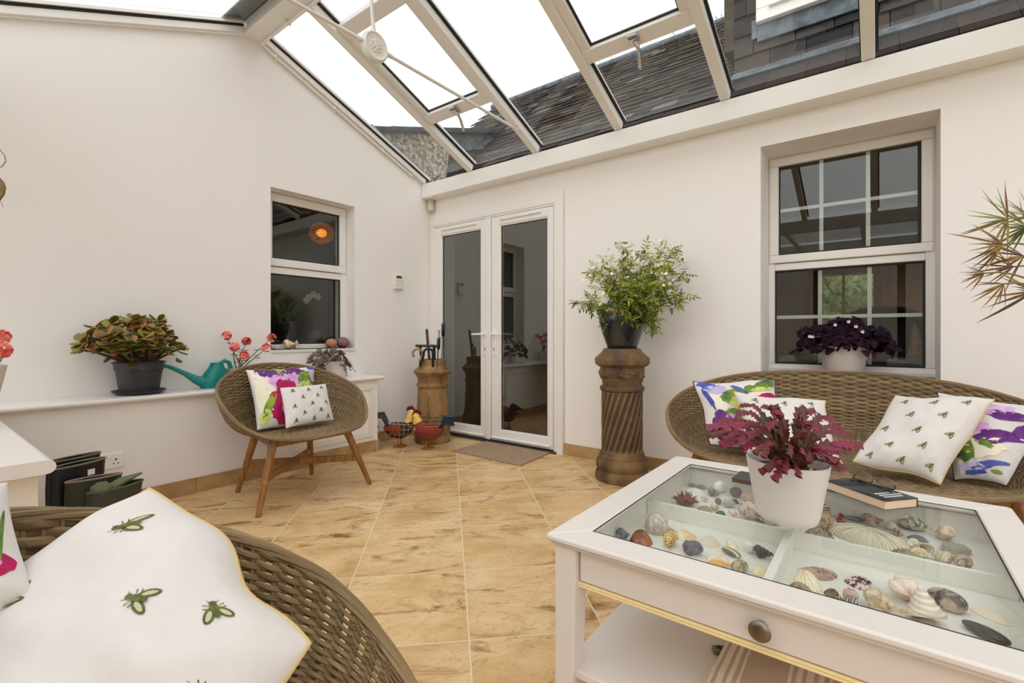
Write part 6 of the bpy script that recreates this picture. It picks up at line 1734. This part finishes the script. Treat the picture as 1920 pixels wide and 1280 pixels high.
put(1643, 975, .034, murex(.026, 4, 1.7), spots('c40', (178, 140, 118), (214, 186, 164), 50), 'murex_shell', 'pinkish brown knobbly murex at the back of the right compartment', .5)
put(1671, 986, .022, pebble(.015, .013, .011, .1, seed=9), plain('c41', (224, 216, 202), .4), 'turban_shell', 'small white rounded shell right of the mushroom coral')
put(1687, 1001, .014, spiral(.03, .011, 3), spots('c42', (170, 132, 96), (206, 176, 140), 50), 'whelk_shell', 'tan whelk at the right tip of the mushroom coral', -.6)
put(1711, 981, .036, pebble(.033, .024, .020, .05, seed=3), spots('c43', (126, 118, 100), (212, 204, 184), 75, .5, .46, .54), 'giraffe_cowrie', 'large grey shell with a net of pale markings at the back right', -.2)
put(1762, 997, .036, murex(.030, 7, 1.5), spots('c44', (204, 164, 128), (232, 212, 186), 40), 'top_shell', 'peach coloured spiked top shell at the back right', 2.6)
put(1721, 1008, .012, bival(.024, .012, .010), plain('c45', (140, 142, 142), .35, c2=(112, 116, 118), ns=30), 'mussel_shell', 'grey elongated mussel below the net-patterned shell', -.2)
put(1708, 1018, .024, spiral(.036, .017, 3), spots('c46', (216, 196, 168), (236, 226, 208), 60), 'snail_shell', 'cream and tan snail shell in front of the grey mussel', 2.0)
put(1788, 1025, .022, MB().prism([V((-.032, -.007, 0)), V((-.014, -.024, 0)), V((.027, -.020, 0)), V((.028, .013, 0)), V((.004, .025, 0)), V((-.018, .020, 0))], (.003, .002, .014)), plain('c47', (166, 158, 142), .85, c2=(146, 138, 124), ns=90, bs=160, bstr=.8, bdist=.004), 'stone', 'grey sandstone wedge near the right tray wall', .35, cat='stone')
put(1738, 1027, .014, pebble(.015, .012, .008, .1, seed=5), spots('c48', (136, 120, 92), (176, 160, 130), 60), 'snail_shell', 'small olive snail shell left of the sandstone wedge')
put(1757, 1042, .026, spiral(.062, .018, 5, bump=.1, bn=6), banded('c49', (186, 168, 146), (220, 206, 184), 70), 'turret_shell', 'long ribbed beige turret shell in front of the sandstone wedge', 2.35)
put(1799, 1052, .026, spiral(.05, .020, 4), banded('c50', (132, 108, 86), (196, 172, 146), 55), 'turret_shell', 'brown banded turret shell nearest the right wall at the divider', 1.9)
put(1696, 1036, .014, bival(.036, .018, .014), spots('c51', (112, 104, 76), (160, 150, 116), 50), 'mussel_shell', 'olive mussel leaning on the long divider', -.2)
put(1723, 1038, .016, chunk(.020, 6, .6), spots('c52', (214, 192, 150), (236, 220, 188), 50), 'shell_fragment', 'broken cream shell fragment behind the long divider', .2)
# front right
put(1533, 1070, .016, bival(.042, .031, .015, 18, .25, .85, .05), radial('c53', (112, 68, 70), (196, 160, 142), 36, cy=-.028), 'scallop_shell', 'purple-brown ribbed scallop at the left of the front right compartment', -2.6)
put(1513, 1086, .03, bival(.030, .028, .026, 16, .12), radial('c54', (212, 190, 146), (240, 230, 206), 40, cy=-.02), 'cockle_shell', 'cream ribbed cockle in front of the purple scallop', .6)
put(1500, 1103, .014, bival(.026, .020, .014), spots('c55', (112, 94, 64), (158, 140, 104), 50), 'mussel_shell', 'olive brown shell at the front glass edge under the cream cockle', .3)
put(1613, 1092, .014, bival(.031, .021, .013, 16, .2, .85, .03), spots('c56', (84, 48, 48), (226, 206, 196), 100, .4, .47, .53), 'scallop_shell', 'dark fan shell with white zigzags in the front right compartment', -.4)
put(1560, 1110, .016, bival(.017, .011, .012), spots('c57', (60, 44, 30), (128, 94, 50), 30), 'mussel_shell', 'small dark brown mussel in the front right compartment', -.45)
put(1597, 1117, .026, MB().lathe([(.001, 0), (.0135, .0015), (.0145, .0075), (.009, .013), (.001, .015)], 22).xf(Matrix.Translation((0, 0, .0135)) @ Matrix.Rotation(1.0, 4, 'X') @ Matrix.Rotation(-.3, 4, 'Y')), banded('c58', (176, 132, 124), (226, 200, 186), 90, axis='Z', dist=.5), 'moon_snail', 'pink spiral moon snail standing on edge at the front')
put(1583, 1127, .016, spiral(.045, .014, 3.6), banded('c59', (92, 88, 78), (186, 180, 164), 60), 'whelk_shell', 'grey striped whelk under the front glass edge', 2.9)
put(1690, 1096, .05, murex(.036, 12, 1.75), spots('c60', (226, 196, 178), (240, 224, 208), 36), 'murex_shell', 'large pink frilly murex in the front right compartment', 1.9)
put(1663, 1138, .03, murex(.030, 15, 2.0), spots('c61', (200, 176, 140), (226, 208, 178), 36), 'helmet_shell', 'knobbly beige helmet shell at the front glass edge', -.35)
put(1736, 1148, .042, MB().lathe([(.001, 0), (.038, .001), (.041, .010), (.037, .018), (.034, .019), (.030, .030), (.027, .031), (.022, .044), (.019, .045), (.013, .058), (.010, .059), (.002, .072)], 30).xf(Matrix.Scale(.80, 4) @ Matrix.Rotation(-.45, 4, 'X')  @ Matrix.Translation((0, -.01, .012))), banded('c62', (240, 228, 214), (216, 198, 180), 40, .15, axis='Z', dist=.6), 'top_shell', 'big pearly cone-shaped top shell in the front right compartment', .4)
put(1777, 1122, .04, cowrie(.036), spots('c63', (74, 58, 50), (190, 168, 148), 46, .1, .44, .56), 'cowrie_shell', 'large glossy tiger cowrie at the right of the front compartment', -.5)
put(1857, 1151, .012, bival(.033, .014, .010), plain('c64', (238, 224, 202), .3), 'clam_shell', 'long narrow cream shell near the right tray wall', -.55)
put(1849, 1186, .018, pebble(.038, .015, .010, .05), plain('c65', (46, 46, 42), .3, c2=(64, 62, 56), ns=20), 'pebble', 'long polished black pebble at the front right of the tray', -.62, cat='pebble')
# ================================================================== CAMERA, SKY, RENDER SETTINGS
cam = bpy.data.cameras.new('camera'); co = bpy.data.objects.new('camera', cam); COL.objects.link(co)
co.location = CAM
co.rotation_euler = (PI / 2, 0, TH)
cam.sensor_width = 36; cam.sensor_fit = 'HORIZONTAL'
cam.lens = FPX / 1920 * 36
cam.shift_x = 0
cam.shift_y = -(640 - HY) / 1920.0
cam.clip_start = .03; cam.clip_end = 200
SC.camera = co
wd = bpy.data.worlds.new('overcast_sky'); SC.world = wd; wd.use_nodes = True
nt = wd.node_tree; nt.nodes.clear()
o_ = nt.nodes.new('ShaderNodeOutputWorld'); bg = nt.nodes.new('ShaderNodeBackground')
tc = nt.nodes.new('ShaderNodeTexCoord'); sp = nt.nodes.new('ShaderNodeSeparateXYZ'); cr = nt.nodes.new('ShaderNodeValToRGB')
nt.links.new(tc.outputs['Generated'], sp.inputs[0]); nt.links.new(sp.outputs[2], cr.inputs['Fac'])
cr.color_ramp.elements[0].position = 0.0; cr.color_ramp.elements[0].color = (.60, .60, .60, 1)
cr.color_ramp.elements[1].position = .9; cr.color_ramp.elements[1].color = (1, .99, .995, 1)
dp = nt.nodes.new('ShaderNodeVectorMath'); dp.operation = 'DOT_PRODUCT'; dp.inputs[1].default_value = (.45, -.89, .12)   # brighter cloud on the sun's side
nt.links.new(tc.outputs['Generated'], dp.inputs[0])
m1 = nt.nodes.new('ShaderNodeMath'); m1.operation = 'MAXIMUM'; m1.inputs[1].default_value = 0; nt.links.new(dp.outputs['Value'], m1.inputs[0])
m2 = nt.nodes.new('ShaderNodeMath'); m2.operation = 'POWER'; m2.inputs[1].default_value = 1.5; nt.links.new(m1.outputs[0], m2.inputs[0])
m3 = nt.nodes.new('ShaderNodeMath'); m3.operation = 'MULTIPLY_ADD'; m3.inputs[1].default_value = 1.1; m3.inputs[2].default_value = 1; nt.links.new(m2.outputs[0], m3.inputs[0])
m4 = nt.nodes.new('ShaderNodeMath'); m4.operation = 'MULTIPLY'; m4.inputs[1].default_value = 1.76; nt.links.new(m3.outputs[0], m4.inputs[0]); nt.links.new(m4.outputs[0], bg.inputs[1])
nt.links.new(cr.outputs[0], bg.inputs[0]); bg.inputs[1].default_value = 2.36
nt.links.new(bg.outputs[0], o_.inputs[0])
vs = SC.view_settings
SC.display_settings.display_device = 'sRGB'
vs.view_transform = 'Standard'; vs.look = 'None'; vs.exposure = 0.0; vs.gamma = 1.0; vs.use_curve_mapping = False
SC.cycles.max_bounces = 14; SC.cycles.diffuse_bounces = 8; SC.cycles.glossy_bounces = 5; SC.cycles.transparent_max_bounces = 24
SC.cycles.use_denoising = True
